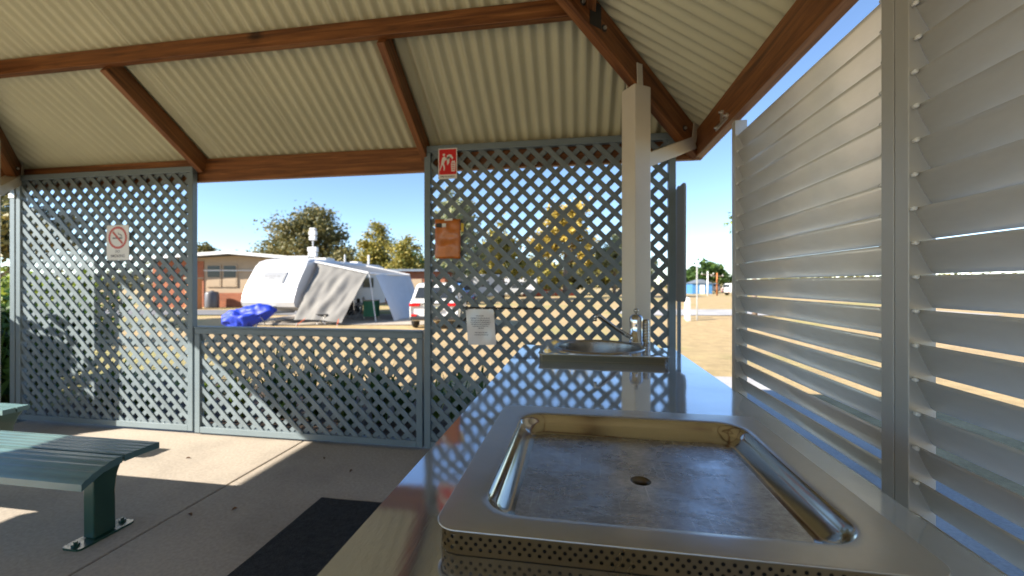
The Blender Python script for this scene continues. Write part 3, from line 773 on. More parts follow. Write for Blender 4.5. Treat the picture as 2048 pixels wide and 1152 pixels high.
for poly in ([px(.70,.24), px(.90,.24), px(.92,.50), px(.86,.60), px(.80,.56), px(.74,.60), px(.68,.48)],):
    pg.prism(poly, lambda p: (p[0], fyy, p[1]), lambda p: (p[0], fyy + 0.0006, p[1]))
pg.build('pictogram', M['white'], fs, wc=True)
fl_ = MB()
for k in range(4):
    fl_.prism([px(.72+.0*k, .28+.07*k), px(.88, .28+.07*k), px(.88, .305+.07*k), px(.72, .305+.07*k)], lambda p: (p[0], fyy-0.0008, p[1]), lambda p: (p[0], fyy-0.0003, p[1]))
fl_.build('flame_lines', M['red'], fs, wc=True)
text_mesh('FIRE BLANKET', 0.019, M['ink'], ((x0+x1)/2, z0 + 0.017), FY - 0.0008, fs, True)
# orange pouch
pc = thing('blanket_pouch', 'crumpled orange plastic pouch tied to the lattice under the red sign', 'pouch', (-1.0, FY, 1.6))
x0, x1, z0, z1 = -1.093, -0.890, 1.492, 1.795
nx, nz = 12, 16; vs = []
for j in range(nz + 1):
    for i in range(nx + 1):
        u, w = i/nx, j/nz
        bul = 0.008 * (math.sin(math.pi*u) * math.sin(math.pi*w)) ** 0.5 + 0.008*noise.noise((u*4, w*5, 1)) * math.sin(math.pi*u)
        vs.append((x0 + u*(x1-x0) + 0.004*noise.noise((0, w*5, 2)), FY - 0.003 - bul, z0 + w*(z1-z0) + 0.004*noise.noise((u*5, 0, 3))))
nf = len(vs)
fsf = [(j*(nx+1)+i, j*(nx+1)+i+1, (j+1)*(nx+1)+i+1, (j+1)*(nx+1)+i) for j in range(nz) for i in range(nx)]
o = MB().add(vs, fsf).build('sleeve', M['pouch'], pc, wc=True, smooth=True); sm = o.modifiers.new('t', 'SOLIDIFY'); sm.thickness = 0.004; sm.offset = 1
flat([(x0+0.012, z1-0.064), (x0+0.056, z1-0.064), (x0+0.056, z1-0.032), (x0+0.012, z1-0.032)], FY - 0.0125, 0.001).build('black_label', M['ink'], pc, wc=True)
flat([(x0+0.060, z1-0.062), (x0+0.092, z1-0.062), (x0+0.092, z1-0.034), (x0+0.060, z1-0.034)], FY - 0.0145, 0.001).build('white_label', M['white'], pc, wc=True)
flat([(x0+0.075, z1-0.014), (x0+0.14, z1-0.012), (x0+0.142, z1+0.004), (x0+0.08, z1+0.001)], FY - 0.0075, 0.001).build('white_tab', M['white'], pc, wc=True)
flat([(x1+0.004, z1-0.10), (x1+0.024, z1-0.098), (x1+0.026, z1-0.035), (x1+0.004, z1-0.032)], FY - 0.001, 0.001).build('yellow_tab', M['yellow'], pc, wc=True)
# rod and hanging notice
rod = thing('hanging_rod', 'thin dark horizontal rod across the lattice that carries the white notice', 'rod', (-0.56, FY, 1.11))
MB().tube([(-0.87, FY + 0.001, 1.115), (-0.28, FY + 0.001, 1.113)], 0.006, 8).build('bar', M['dark_rod'], rod, wc=True)
for x in (-0.84, -0.625): MB().box(x - 0.008, x + 0.008, FY - 0.012, FY + 0.012, 1.098, 1.128).build('clip', M['ink'], rod, wc=True)
nt_ = thing('paper_notice', 'white laminated sheet with printed lines hanging from the rod', 'notice', (-0.75, FY, 0.96))
x0, x1, z0, z1 = -0.848, -0.630, 0.835, 1.106
nx, nz = 10, 14; vs = []
def paper_xy(u, w):
    return (x0 + u*(x1-x0) + 0.022*(1-w), FY - 0.010 - 0.010*(1-w)*math.sin(2.4*u+0.4) - 0.006*noise.noise((u*2, w*2, 4)), z0 + w*(z1-z0) + 0.005*u*(1-w))
vs = [paper_xy(i/nx, j/nz) for j in range(nz+1) for i in range(nx+1)]
MB().add(vs, [(j*(nx+1)+i, j*(nx+1)+i+1, (j+1)*(nx+1)+i+1, (j+1)*(nx+1)+i) for j in range(nz) for i in range(nx)]).build('sheet', M['paper'], nt_, wc=True, smooth=True)
pr = MB(); rnd = random.Random(9)
for (w, hw) in ((.80, .13), (.735, .34), (.675, .34), (.62, .35), (.565, .33), (.51, .28), (.455, .10), (.33, .22), (.27, .24)):
    u = 0.5 - hw
    while u < 0.5 + hw:
        wd = rnd.uniform(0.03, 0.09); ue = min(u + wd, 0.5 + hw)
        a, b = paper_xy(u, w), paper_xy(ue, w); c_, d_ = paper_xy(ue, w + 0.022), paper_xy(u, w + 0.022)
        pr.add([(p[0], p[1] - 0.0012, p[2]) for p in (a, b, c_, d_)], [(0, 1, 2, 3)])
        u = ue + 0.014
tag(pr.build('printed_lines', M['grey_ink'], nt_, wc=True), kind='stuff')
# no smoking sign
ns = thing('no_smoking_sign', 'white no-smoking sign with red ring on the left lattice', 'sign', (-4.1, FY, 1.66))
x0, x1, z0, z1 = -4.157, -3.92, 1.508, 1.819
MB().loops([[(p[0], FY, p[1]) for p in [(q[0], q[1]) for q in rrect(x0, x1, z0, z1, 0.012, 0, 3)]], [(q[0], FY + 0.003, q[1]) for q in rrect(x0, x1, z0, z1, 0.012, 0, 3)]], cap0=True, cap1=True).build('plate', M['white'], ns, wc=True)
cx, cz = (x0+x1)/2, z1 - 0.112
rg = MB(); r_o, r_i = 0.100, 0.079; k = 40
rg.add([(cx+r*math.cos(2*math.pi*i/k), FY - 0.0008, cz+r*math.sin(2*math.pi*i/k)) for r in (r_o, r_i) for i in range(k)], [(i, (i+1)%k, k+(i+1)%k, k+i) for i in range(k)])
rg.build('red_ring', M['faded_red'], ns, wc=True)
rg = MB().bar((cx-0.052, FY - 0.0016, cz+0.052), (cx+0.052, FY - 0.0016, cz-0.052), 0.0008, 0.018, (0.7, 0, 0.7)); rg.build('red_slash', M['faded_red'], ns, wc=True)
rg = MB(); fy = FY - 0.0010
for poly in ([(cx-0.055, cz-0.010), (cx+0.035, cz-0.010), (cx+0.035, cz+0.002), (cx-0.055, cz+0.002)], [(cx+0.038, cz-0.010), (cx+0.050, cz-0.010), (cx+0.050, cz+0.002), (cx+0.038, cz+0.002)],
             [(cx+0.040, cz+0.006), (cx+0.048, cz+0.006), (cx+0.040, cz+0.026), (cx+0.012, cz+0.034), (cx+0.008, cz+0.046), (cx+0.002, cz+0.046), (cx+0.008, cz+0.028), (cx+0.034, cz+0.020)]):
    rg.prism(poly, lambda p: (p[0], fy, p[1]), lambda p: (p[0], fy + 0.0004, p[1]))
rg.build('cigarette_symbol', M['grey_ink'], ns, wc=True)
text_mesh('NO', 0.030, M['grey_ink'], (cx, z0 + 0.075), FY - 0.0008, ns, True)
text_mesh('SMOKING', 0.034, M['grey_ink'], (cx, z0 + 0.036), FY - 0.0008, ns, True)
# board seen edge-on beside the lattice
nb = thing('notice_board', 'grey board seen nearly edge-on beyond the lattice, beside the open gap', 'board', (0.70, 2.95, 1.18))
MB().loops([[(xx, q[0], q[1]) for q in rrect(2.86, 3.16, 1.175, 1.975, 0.04, 0, 4)] for xx in (0.692, 0.704)], cap0=True, cap1=True).build('panel', M['board'], nb, wc=True)
MB().box(0.705, 0.725, 3.09, 3.13, 0.0, 2.0).build('bracket', M['frame'], nb, wc=True)

# ------------------------------------------------------------------ vegetation
L = {}
L['olive'] = leaf_mat('olive_leaves', [(0.06, 0.075, 0.03), (0.14, 0.135, 0.045), (0.24, 0.19, 0.055), (0.11, 0.12, 0.05)])
L['gold'] = leaf_mat('golden_leaves', [(0.13, 0.15, 0.03), (0.30, 0.26, 0.05), (0.42, 0.32, 0.06), (0.18, 0.19, 0.04)], 0.3)
L['yellow'] = leaf_mat('yellow_leaves', [(0.28, 0.22, 0.04), (0.48, 0.35, 0.06), (0.58, 0.42, 0.08), (0.34, 0.28, 0.06)], 0.3)
L['pale'] = leaf_mat('pale_gum_leaves', [(0.16, 0.20, 0.11), (0.29, 0.32, 0.18), (0.38, 0.37, 0.17), (0.22, 0.26, 0.16)], 0.4)
L['green'] = leaf_mat('green_leaves', [(0.025, 0.06, 0.012), (0.05, 0.11, 0.02), (0.10, 0.17, 0.03), (0.035, 0.08, 0.02)], 0.3)
L['lime'] = leaf_mat('lime_leaves', [(0.10, 0.17, 0.02), (0.20, 0.27, 0.03), (0.28, 0.32, 0.05), (0.12, 0.2, 0.03)], 0.35)
M['bark'] = paint('bark', (0.17, 0.13, 0.10), 0.9, var=0.35, scale=5, stretch=(3, 3, 0.6), bump=0.6, bscale=20)
def leaf_quad(mb, c, size, rnd, long=1.6):
    d = Vector((rnd.gauss(0, 1), rnd.gauss(0, 1), rnd.gauss(0, 0.7))).normalized()
    q = Vector((rnd.gauss(0, 1), rnd.gauss(0, 1), rnd.gauss(0, 1))); a = d.cross(q).normalized()
    s = size * rnd.uniform(0.6, 1.3); w = a * s * 0.5; l = d * s * long * 0.5
    b = d.cross(a) * s * 0.12
    mb.add([c - l, c + w + b, c + l, c - w + b], [(0, 1, 2, 3)])
def tree(name, label, a, b, h, crown, leaf, mat, nleaf, clumps, seed, trunk_r=0.18, group=None, base=None, cat='tree', clump_r=0.9, lean=0.0):
    """crown: list of (dx, dy, z, rx, rz) ellipsoids in metres over the base"""
    rnd = random.Random(seed)
    loc = base or sg(a, b)
    t = thing(name, label, cat, loc, group=group)
    tk = MB(); lim = []
    cz = crown[0][2]
    top = Vector((lean, 0, cz + crown[0][4] * 0.5))
    pts = [Vector((lean * (k/5)**1.5 + 0.12*rnd.gauss(0, 1)*(k > 0)*trunk_r*3, 0.1*rnd.gauss(0, 1)*(k > 0)*trunk_r*3, top.z * k / 5 - 0.1*(k == 0))) for k in range(6)]
    tk.tube(pts, [trunk_r * (1.15 - 0.17*k) for k in range(6)], 8)
    centers = []
    for k in range(clumps):
        ex = rnd.choices(crown, weights=[c[3]**2 * c[4] for c in crown])[0]
        while True:
            p = Vector((rnd.uniform(-1, 1), rnd.uniform(-1, 1), rnd.uniform(-1, 1)))
            if 0.25 < p.length < 1: break
        p = p * (0.55 + 0.45 * rnd.random())
        centers.append(Vector((ex[0] + p.x*ex[3], ex[1] + p.y*ex[3], ex[2] + p.z*ex[4])))
    for c in centers[::max(1, clumps // 14)]:
        k = rnd.randint(2, 4); s = pts[k]
        mid = s.lerp(c, 0.5) + Vector((0, 0, -0.1 * (c - s).length))
        tk.tube([s, mid, c], [trunk_r*0.45, trunk_r*0.25, trunk_r*0.08], 5, cap=False)
    tk.build('trunk', M['bark'], t, smooth=True)
    cr = MB(); per = max(1, nleaf // clumps)
    for c in centers:
        r = clump_r * rnd.uniform(0.55, 1.25)
        for _ in range(per):
            v = Vector((rnd.gauss(0, 0.5), rnd.gauss(0, 0.5), rnd.gauss(0, 0.4))) * r
            leaf_quad(cr, c + v, leaf, rnd)
    tag(cr.build('crown', mat, t), kind=None)
    return t
tree('gum_tree', 'large spreading olive-brown tree rising behind the white caravan', -23.0, 46, 11, [(0, 0, 6.8, 4.4, 3.6), (-3.6, 0, 5.6, 2.6, 2.4), (3.6, 0, 5.0, 2.6, 2.4), (1.2, 0, 8.4, 2.4, 2.2)], 0.21, L['olive'], 17000, 110, 11, 0.35, clump_r=1.2)
tree('conifer', 'pointed yellow-green tree behind the caravan awning, taller of the two', -13.9, 42, 9, [(0, 0, 2.8, 2.8, 2.2), (0, 0, 5.0, 2.0, 2.2), (0.1, 0, 7.0, 0.9, 1.6)], 0.18, L['gold'], 13000, 100, 12, 0.22, clump_r=0.85)
tree('conifer', 'shorter yellow-green tree just left of the tall lattice screen', -10.4, 40, 7, [(0, 0, 2.4, 2.2, 1.9), (0, 0, 4.6, 1.5, 1.7), (0.1, 0, 6.0, 0.7, 1.0)], 0.17, L['gold'], 10000, 80, 13, 0.18, clump_r=0.75)
tree('conifer', 'low yellow-green shrub-like tree between the two pointed trees', -17.5, 43, 5, [(0, 0, 2.8, 2.6, 2.4), (2.4, 0, 2.6, 2.2, 2.0)], 0.2, L['olive'], 8000, 70, 19, 0.18, clump_r=0.8)
tree('gum_tree', 'green tree filling the gap between the two pointed trees', -11.9, 47, 6, [(0, 0, 3.4, 2.6, 2.4), (2.2, 0, 2.8, 2.0, 1.8)], 0.2, L['green'], 8000, 70, 24, 0.2, clump_r=0.85)
for k, (a_, b_, h_, w_, mt_) in enumerate(((-8.2, 52, 6.0, 2.6, 'pale'), (-4.6, 60, 6.5, 3.2, 'gold'), (0.8, 64, 7.0, 3.4, 'pale'), (4.4, 58, 5.5, 2.8, 'gold'), (9.2, 62, 6.5, 3.4, 'olive'), (14.6, 66, 6.0, 3.4, 'gold'), (19.6, 70, 6.0, 3.6, 'pale'))):
    tree('gum_tree', 'bushy tree in the far row seen in fragments through the shaded lattice', a_, b_, h_, [(0, 0, h_*0.55, w_, h_*0.40), (w_*0.5, 0, h_*0.35, w_*0.8, h_*0.28)], 0.3, L[mt_], 4500, 60, 200 + k, 0.18, clump_r=0.95, group='far row of trees behind the lattice')
tree('small_tree', 'tiny dark treetop far off above the brick house', -46.5, 62, 7, [(0, 0, 6.6, 1.9, 0.9)], 0.36, L['olive'], 900, 22, 14, 0.12, clump_r=0.7)
tree('gum_tree', 'tall golden tree seen through the lattice left of the cream post', 6.0, 46, 11.5, [(0.4, 0, 8.4, 2.7, 2.9), (-2.2, 0, 6.0, 2.0, 2.0), (2.2, 0, 5.2, 1.6, 1.6)], 0.28, L['yellow'], 9000, 90, 15, 0.3, clump_r=0.95)
tree('gum_tree', 'thin pale green tree seen through the lattice below the red sign', -5.2, 38, 11, [(0, 0, 7.2, 2.2, 3.6), (1.2, 0, 4.2, 1.8, 1.8)], 0.24, L['pale'], 5200, 75, 16, 0.16, clump_r=0.8)
tree('gum_tree', 'rounded olive green tree in the middle of the shaded lattice', -1.0, 43, 8, [(0, 0, 5.6, 2.3, 2.4), (-1.6, 0, 3.8, 1.7, 1.6), (1.6, 0, 3.4, 1.6, 1.5)], 0.24, L['gold'], 6500, 80, 17, 0.22, clump_r=0.8)
tree('gum_tree', 'sparse pale tree seen through the lattice around the cream post', 12.5, 50, 8, [(0, 0, 5.4, 3.0, 2.6), (-3.0, 0, 4.4, 2.0, 1.8), (2.8, 0, 3.8, 2.0, 1.6)], 0.28, L['pale'], 6000, 85, 18, 0.2, clump_r=0.9)
tree('gum_tree', 'small green tree far off in the gap beside the louvred screen', 35.0, 74, 6, [(0, 0, 3.6, 3.6, 2.0), (3.0, 0, 2.8, 2.4, 1.4), (-2.6, 0, 3.0, 2.2, 1.5)], 0.4, L['green'], 4500, 70, 20, 0.2, clump_r=1.0)
tree('gum_tree', 'bright yellow-green branch tips showing beside the top of the louvred jamb', 11.85, 20, 6, [(0, 0, 4.9, 1.25, 1.1), (0.4, 0, 3.9, 1.1, 0.7)], 0.16, L['lime'], 2600, 45, 21, 0.12, clump_r=0.5)
tree('gum_tree', 'brown-green tree at the far left edge beyond the lattice', -19.4, 15, 6, [(0, 0, 3.9, 2.4, 1.2), (2.0, 0, 3.4, 1.4, 0.8), (-1, 0, 5.2, 1.4, 0.8)], 0.2, L['olive'], 4200, 60, 22, 0.2, clump_r=0.7)
tree('bush', 'sunlit lime green bush at the far left edge behind the shelter', None, None, 2, [(0, 0, 1.15, 1.2, 0.75), (1.2, 0.3, 1.0, 1.0, 0.6), (-1.2, 0.4, 1.1, 1.0, 0.6)], 0.11, L['lime'], 4200, 60, 23, 0.05, base=(-12.8, 7.6, ground_z(-12.8, 7.6)), cat='bush', clump_r=0.35)
# far tree belt that reads as one mass
mb = MB(); rnd = random.Random(31)
for k in range(150):
    a = -190 + 380 * k / 150 + rnd.uniform(-2, 2); b = 150 + rnd.uniform(-12, 12)
    c = Vector(site(a, b)); hh = rnd.uniform(3.0, 7.5)
    for _ in range(60):
        p = c + Vector((rnd.gauss(0, 2.0), rnd.gauss(0, 1.5), -0.4 + abs(rnd.gauss(0.45, 0.3)) * hh))
        leaf_quad(mb, p, 1.1, rnd)
tag(mb.build('far_woodland', L['olive']), 'low belt of far-off trees along the horizon', 'trees', kind='stuff')

# strap-leaved garden plants behind the half wall
def strap_plant(name, label, x, y, h, nl, seed, mat, wid=0.03, group='strap-leaved plants behind the lattice', cat='plant', zb=-0.03):
    rnd = random.Random(seed)
    t = thing(name, label, cat, (x, y, zb), group=group)
    mb = MB()
    for k in range(nl):
        az = rnd.uniform(0, 2*math.pi); ln = h * rnd.uniform(0.55, 1.15); bend = rnd.uniform(0.15, 0.9)
        d = Vector((math.cos(az), math.sin(az), 0)); sdv = Vector((-d.y, d.x, 0)); w = wid * rnd.uniform(0.6, 1.2)
        p0 = d * rnd.uniform(0, 0.08)
        vs = []
        for i in range(5):
            s = i / 4; ww = w * (1 - s**2.2) + 0.002
            c = p0 + d * (ln * bend * s**1.7 * 0.7) + Vector((0, 0, ln * (s - 0.45*bend*s**2.4)))
            vs += [c - sdv * ww + Vector((0, 0, 0.2*ww)), c + sdv * ww + Vector((0, 0, 0.2*ww))]
        mb.add(vs, [(2*i, 2*i+1, 2*i+3, 2*i+2) for i in range(4)])
    mb.build('foliage', mat, t, smooth=True)
    st = MB().tube([(0, 0, -0.02), (0.01, 0, h*0.25)], [0.03, 0.02], 6); st.build('stem', M['bark'], t)
    return t
rnd = random.Random(41)
x = -3.35; k = 0
while x < 0.4:
    strap_plant('garden_plant', 'dark green strap-leaved plant growing behind the low part of the lattice', x, rnd.uniform(3.45, 3.85), rnd.uniform(0.55, 0.85) if x < -1.1 else rnd.uniform(0.5, 0.68), 34, 100 + k, L['green'] if k % 4 else L['lime'], 0.022)
    x += rnd.uniform(0.2, 0.3); k += 1
for k, (x, y, h) in enumerate(((-4.3, 3.5, 0.4), (-3.8, 3.6, 0.5), (-4.8, 3.55, 0.6), (-5.15, 3.7, 0.5))):
    strap_plant('garden_plant', 'short green plant growing behind the sunlit left lattice', x, y, h, 26, 160 + k, L['lime' if k % 2 else 'green'], 0.028, group='plants behind the left lattice')
# dense shrubs outside the left end of the shelter
def shrub(label, x, y, h, r, seed, mat, n=2600, leaf=0.10, grp='shrubs outside the left end'):
    t = tree('shrub', label, None, None, h, [(0, 0, h*0.55, r, h*0.42), (0, 0, h*0.3, r*0.9, h*0.28)], leaf, mat, n, 60, seed, 0.03, base=(x, y, ground_z(x, y)), cat='shrub', clump_r=0.22, group=grp)
shrub('dark leafy shrub outside the left end of the shelter', -6.05, 2.35, 1.72, 0.42, 51, L['green'], 3600)
shrub('dark leafy shrub outside the left end of the shelter', -6.15, 2.95, 1.55, 0.5, 52, L['green'], 3600)
shrub('dark leafy shrub outside the left end of the shelter', -6.5, 3.7, 1.25, 0.6, 53, L['green'], 3600)
shrub('dark leafy shrub outside the left end of the shelter', -7.2, 4.5, 1.15, 0.6, 54, L['green'], 3000)
for k, (x, y) in enumerate(((-5.75, 3.15), (-5.9, 3.45), (-6.2, 3.3))):
    strap_plant('garden_plant', 'long arching green leaves at the left edge, outside the shelter', x, y, 0.95, 26, 180 + k, L['green'], 0.035, group='plants at the left edge', zb=-0.06)

# ------------------------------------------------------------------ caravan with awning
M['cwhite'] = paint('caravan_white', (0.52, 0.52, 0.525), 0.32, var=0.02, scale=2, coat=0.2)
M['cgrey'] = paint('caravan_trim', (0.18, 0.19, 0.20), 0.5, var=0.05)
M['clabel'] = paint('caravan_decal_grey', (0.09, 0.095, 0.11), 0.4, var=0.05)
M['glass'] = paint('dark_glass', (0.03, 0.035, 0.04), 0.08, var=0.05, spec=0.35)
M['tyre'] = paint('tyre_rubber', (0.018, 0.018, 0.018), 0.8, var=0.2)
M['rim'] = paint('wheel_rim', (0.5, 0.5, 0.5), 0.35, metal=0.8, var=0.05)
M['cloth'] = paint('awning_mesh_cloth', (0.175, 0.168, 0.155), 0.85, var=0.08, scale=3)
M['cloth_top'] = paint('awning_roof_vinyl', (0.17, 0.175, 0.18), 0.6, var=0.06, scale=2)
M['cloth_blue'] = paint('awning_wall_cloth', (0.36, 0.40, 0.47), 0.8, var=0.06, scale=2)
A_AX = math.atan2(1.2, 8.6)                      # the caravan runs away from the shelter
cbase = sg(-8.92, 17.95)
cv = thing('caravan', 'white caravan with rounded nose, roof antenna and grey awning set out on its side', 'caravan', cbase, R(YAW) - A_AX)
W = 2.45
prof = [(-0.35, 0.52), (-0.86, 0.72), (-0.95, 0.92), (-0.90, 1.15), (-0.70, 1.62), (-0.42, 2.05), (-0.12, 2.48), (0.05, 2.66), (0.28, 2.78), (0.6, 2.83), (7.1, 2.82), (7.4, 2.72), (7.55, 2.4), (7.6, 0.52)]
sl = []
for x in [-W + k for k in (0, 0.015, 0.05, 0.11, 0.20, 0.32)] + [-k for k in (0.32, 0.20, 0.11, 0.05, 0.015, 0)]:
    tt_ = min(x + W, -x, 0.32); dropz = 0.32 - math.sqrt(max(0, 0.32**2 - (0.32 - tt_)**2))
    sl.append([(x, y + 0.35*max(0, z - (2.83 - dropz)), min(z, 2.83 - dropz)) for y, z in prof])
MB().loops(sl, True, True).build('body', M['cwhite'], cv, bevel=0.03, segs=2, angle=50)
# front window panel with printed cover and a break line
def on_nose(x, z, o=0.0):
    pts = [(0.92, -0.95), (1.15, -0.90), (1.62, -0.70), (2.05, -0.42), (2.48, -0.12)]
    for (za, ya), (zb, yb) in zip(pts, pts[1:]):
        if za <= z <= zb:
            t = (z - za)/(zb - za); nv = Vector((0, -(zb-za), (yb-ya))).normalized()
            return Vector((x, ya + (yb-ya)*t, z)) + nv * o
    return Vector((x, -0.95, z))
def nose_panel(x0, x1, z0, z1, o0, o1):
    zs = [z0 + (z1-z0)*k/3 for k in range(4)]
    f = [on_nose(x0, z, o1) for z in zs] + [on_nose(x1, z, o1) for z in zs]; b_ = [on_nose(x0, z, o0) for z in zs] + [on_nose(x1, z, o0) for z in zs]
    mb = MB(); mb.add(f + b_, [(k, k+4, k+5, k+1) for k in range(3)] + [(8+k, 8+k+1, 8+k+5, 8+k+4) for k in range(3)] + [(0, 1, 9, 8), (1, 2, 10, 9), (2, 3, 11, 10), (4, 12, 13, 5), (5, 13, 14, 6), (6, 14, 15, 7), (3, 7, 15, 11), (0, 8, 12, 4)])
    return mb
fw = nose_panel(-1.82, -0.72, 1.70, 2.18, 0.0, 0.05).build('window', M['cwhite'], cv)
nose_panel(-1.78, -0.80, 1.73, 2.15, 0.051, 0.055).build('pane', paint('stone_guard', (0.19, 0.20, 0.215), 0.35, var=0.03), fw)
nose_panel(-0.80, -0.74, 1.72, 2.16, 0.051, 0.06).build('seal', M['cgrey'], fw)
for (x0, x1, z0, z1) in ((-1.66, -1.56, 1.96, 2.00), (-1.5, -1.15, 1.97, 2.0), (-1.45, -1.2, 1.89, 1.92), (-1.08, -0.96, 1.96, 2.0)):
    nose_panel(x0, x1, z0, z1, 0.056, 0.058).build('decal', M['clabel'], fw)
nose_panel(-2.25, -0.2, 1.600, 1.618, 0.0, 0.012).build('trim_strip', M['clabel'], cv)
# side windows and door (towards the awning)
for (y0, y1, z0, z1) in ((1.2, 2.0, 1.45, 2.05), (4.8, 6.0, 1.45, 2.05)):
    w_ = MB().box(0.001, 0.03, y0, y1, z0, z1).build('window', M['cgrey'], cv); MB().box(0.031, 0.038, y0+0.05, y1-0.05, z0+0.05, z1-0.05).build('pane', M['glass'], w_)
dr = MB().box(0.001, 0.03, 2.7, 3.35, 0.6, 2.35).build('door', M['cwhite'], cv, bevel=0.01); MB().box(0.031, 0.04, 2.8, 3.25, 1.5, 2.1).build('pane', M['glass'], dr); MB().box(0.031, 0.06, 3.24, 3.3, 1.2, 1.32).build('handle', M['cgrey'], dr)
for y in (3.7, 4.55):
    for xx in (-W + 0.02, -0.24):
        wh = MB(); pr_ = [(0.10, -0.0), (0.30, 0.0), (0.35, 0.03), (0.36, 0.11), (0.35, 0.19), (0.30, 0.22), (0.10, 0.22)]
        vs = []; k = 20
        wh.add([(xx + d, y + r*math.cos(2*math.pi*i/k), 0.36 + r*math.sin(2*math.pi*i/k)) for r, d in pr_ for i in range(k)], [(j*k+i, j*k+(i+1)%k, (j+1)*k+(i+1)%k, (j+1)*k+i) for j in range(len(pr_)-1) for i in range(k)])
        w_ = wh.build('wheel', M['tyre'], cv, smooth=True)
        MB().add([(xx + 0.215, y + 0.2*math.cos(2*math.pi*i/16), 0.36 + 0.2*math.sin(2*math.pi*i/16)) for i in range(16)], [tuple(range(16))]).build('rim', M['rim'], w_)
dbm = MB().bar((-W*0.85, -0.4, 0.5), (-W/2, -1.9, 0.5), 0.07, 0.1).bar((-W*0.15, -0.4, 0.5), (-W/2, -1.9, 0.5), 0.07, 0.1).box(-W/2-0.05, -W/2+0.05, -2.05, -1.75, 0.46, 0.56).tube([(-W/2, -1.6, 0.0), (-W/2, -1.6, 0.75)], 0.03).box(-W/2-0.35, -W/2+0.35, -1.15, -0.8, 0.5, 0.75)
dbm.build('drawbar', M['cgrey'], cv)
for x in (-W+0.15, -0.2): MB().bar((x, 0.2, 0.5), (x, -0.1, 0.0), 0.05, 0.05).build('stabiliser', M['bolt'], cv)
ra = MB().box(-W+0.55, -0.5, 0.75, 0.85, 2.92, 2.97).box(-W+0.6, -W+0.7, 0.76, 0.84, 2.8, 2.92).box(-0.65, -0.55, 0.76, 0.84, 2.8, 2.92).build('roof_rack', M['cwhite'], cv)
MB().box(-1.6, -0.8, 2.6, 3.4, 2.815, 3.0).build('air_conditioner', M['cwhite'], cv, bevel=0.06)
MB().box(-0.9, -0.4, 5.0, 5.5, 2.815, 2.93).build('roof_hatch', M['cwhite'], cv, bevel=0.03)
MB().box(-0.3, -0.2, 5.9, 5.98, 2.815, 3.35).build('vent_pipe', M['cwhite'], cv)
MB().tube([(-0.25, 3.4, 2.8), (-0.25, 3.4, 3.2)], 0.05, 8).build('vent_pipe', M['cwhite'], cv)
an = MB().tube([(-0.95, 1.75, 2.8), (-0.95, 1.75, 4.35)], 0.035, 8).build('antenna', M['cwhite'], cv)
for (z0, z1, w2) in ((2.98, 3.2, 0.22), (3.22, 3.46, 0.25), (3.78, 4.0, 0.17), (4.02, 4.24, 0.19), (4.26, 4.38, 0.15)):
    MB().box(-0.95 - w2, -0.95 + w2, 1.66, 1.84, z0, z1).build('antenna_panel', M['cwhite'], an, bevel=0.04)
# awning
aw = MB()
na, nb_ = 10, 8; vs = []
def aw_pt(s, t):   # s 0..1 along the caravan, t 0..1 outwards
    y = 0.5 + 4.6*s; sag = 0.10*math.sin(math.pi*t)*math.sin(math.pi*s)
    return (0.02 + 2.55*t, y, 2.66 - 0.42*t - 0.10*t*t - sag)
vs = [aw_pt(i/na, j/nb_) for j in range(nb_+1) for i in range(na+1)]
awo = aw.add(vs, [(j*(na+1)+i, j*(na+1)+i+1, (j+1)*(na+1)+i+1, (j+1)*(na+1)+i) for j in range(nb_) for i in range(na)]).build('awning', M['cloth_top'], cv, smooth=True)
for s in (0.0, 1.0):
    p0, p1 = Vector(aw_pt(s, 0)), Vector(aw_pt(s, 1)); off_ = Vector((0, -0.05 if s == 0 else 0.05, 0.03))
    MB().bar(p0 + off_, p1 + off_, 0.06, 0.09).build('awning_arm', M['cwhite'], awo)
    foot = Vector((p1.x + 0.45, p1.y - (0.25 if s == 0 else -0.2), 0.0))
    MB().tube([p1, foot], 0.025, 6).build('awning_leg', M['cwhite'], awo)
MB().tube([aw_pt(0, 1), aw_pt(1, 1)], 0.05, 8).build('roller', M['cwhite'], awo)
# end curtain pulled out towards the shelter, wrinkled
nu, nv = 48, 20; vs = []
A0 = Vector(aw_pt(0, 0.06)) + Vector((0, -0.08, -0.05)); A1 = Vector(aw_pt(0, 0.98)) + Vector((0, -0.08, -0.05))
B0 = Vector((0.22, -1.25, 0.22)); B1 = Vector((2.28, -1.25, 0.12))
for j in range(nv + 1):
    for i in range(nu + 1):
        u, v = i/nu, j/nv
        p = A0.lerp(A1, u).lerp(B0.lerp(B1, u), v)
        wob = 0.03*math.sin(u*34 + v*9 + 3*noise.noise((u*5, v*2, 3)))*(0.3+0.7*math.sin(math.pi*v))*0.6 + 0.07*math.sin(u*15 + v*5 + 2*noise.noise((u*3, v*3, 0))) * (0.25 + 0.75*math.sin(math.pi*v)) + 0.06*noise.noise((u*6, v*5, 7))
        vs.append(p + Vector((0.02*math.sin(v*9+u*4), wob, 0.06*math.sin(math.pi*u)*v)))
MB().add(vs, [(j*(nu+1)+i, j*(nu+1)+i+1, (j+1)*(nu+1)+i+1, (j+1)*(nu+1)+i) for j in range(nv) for i in range(nu)]).build('end_curtain', M['cloth'], awo, smooth=True)
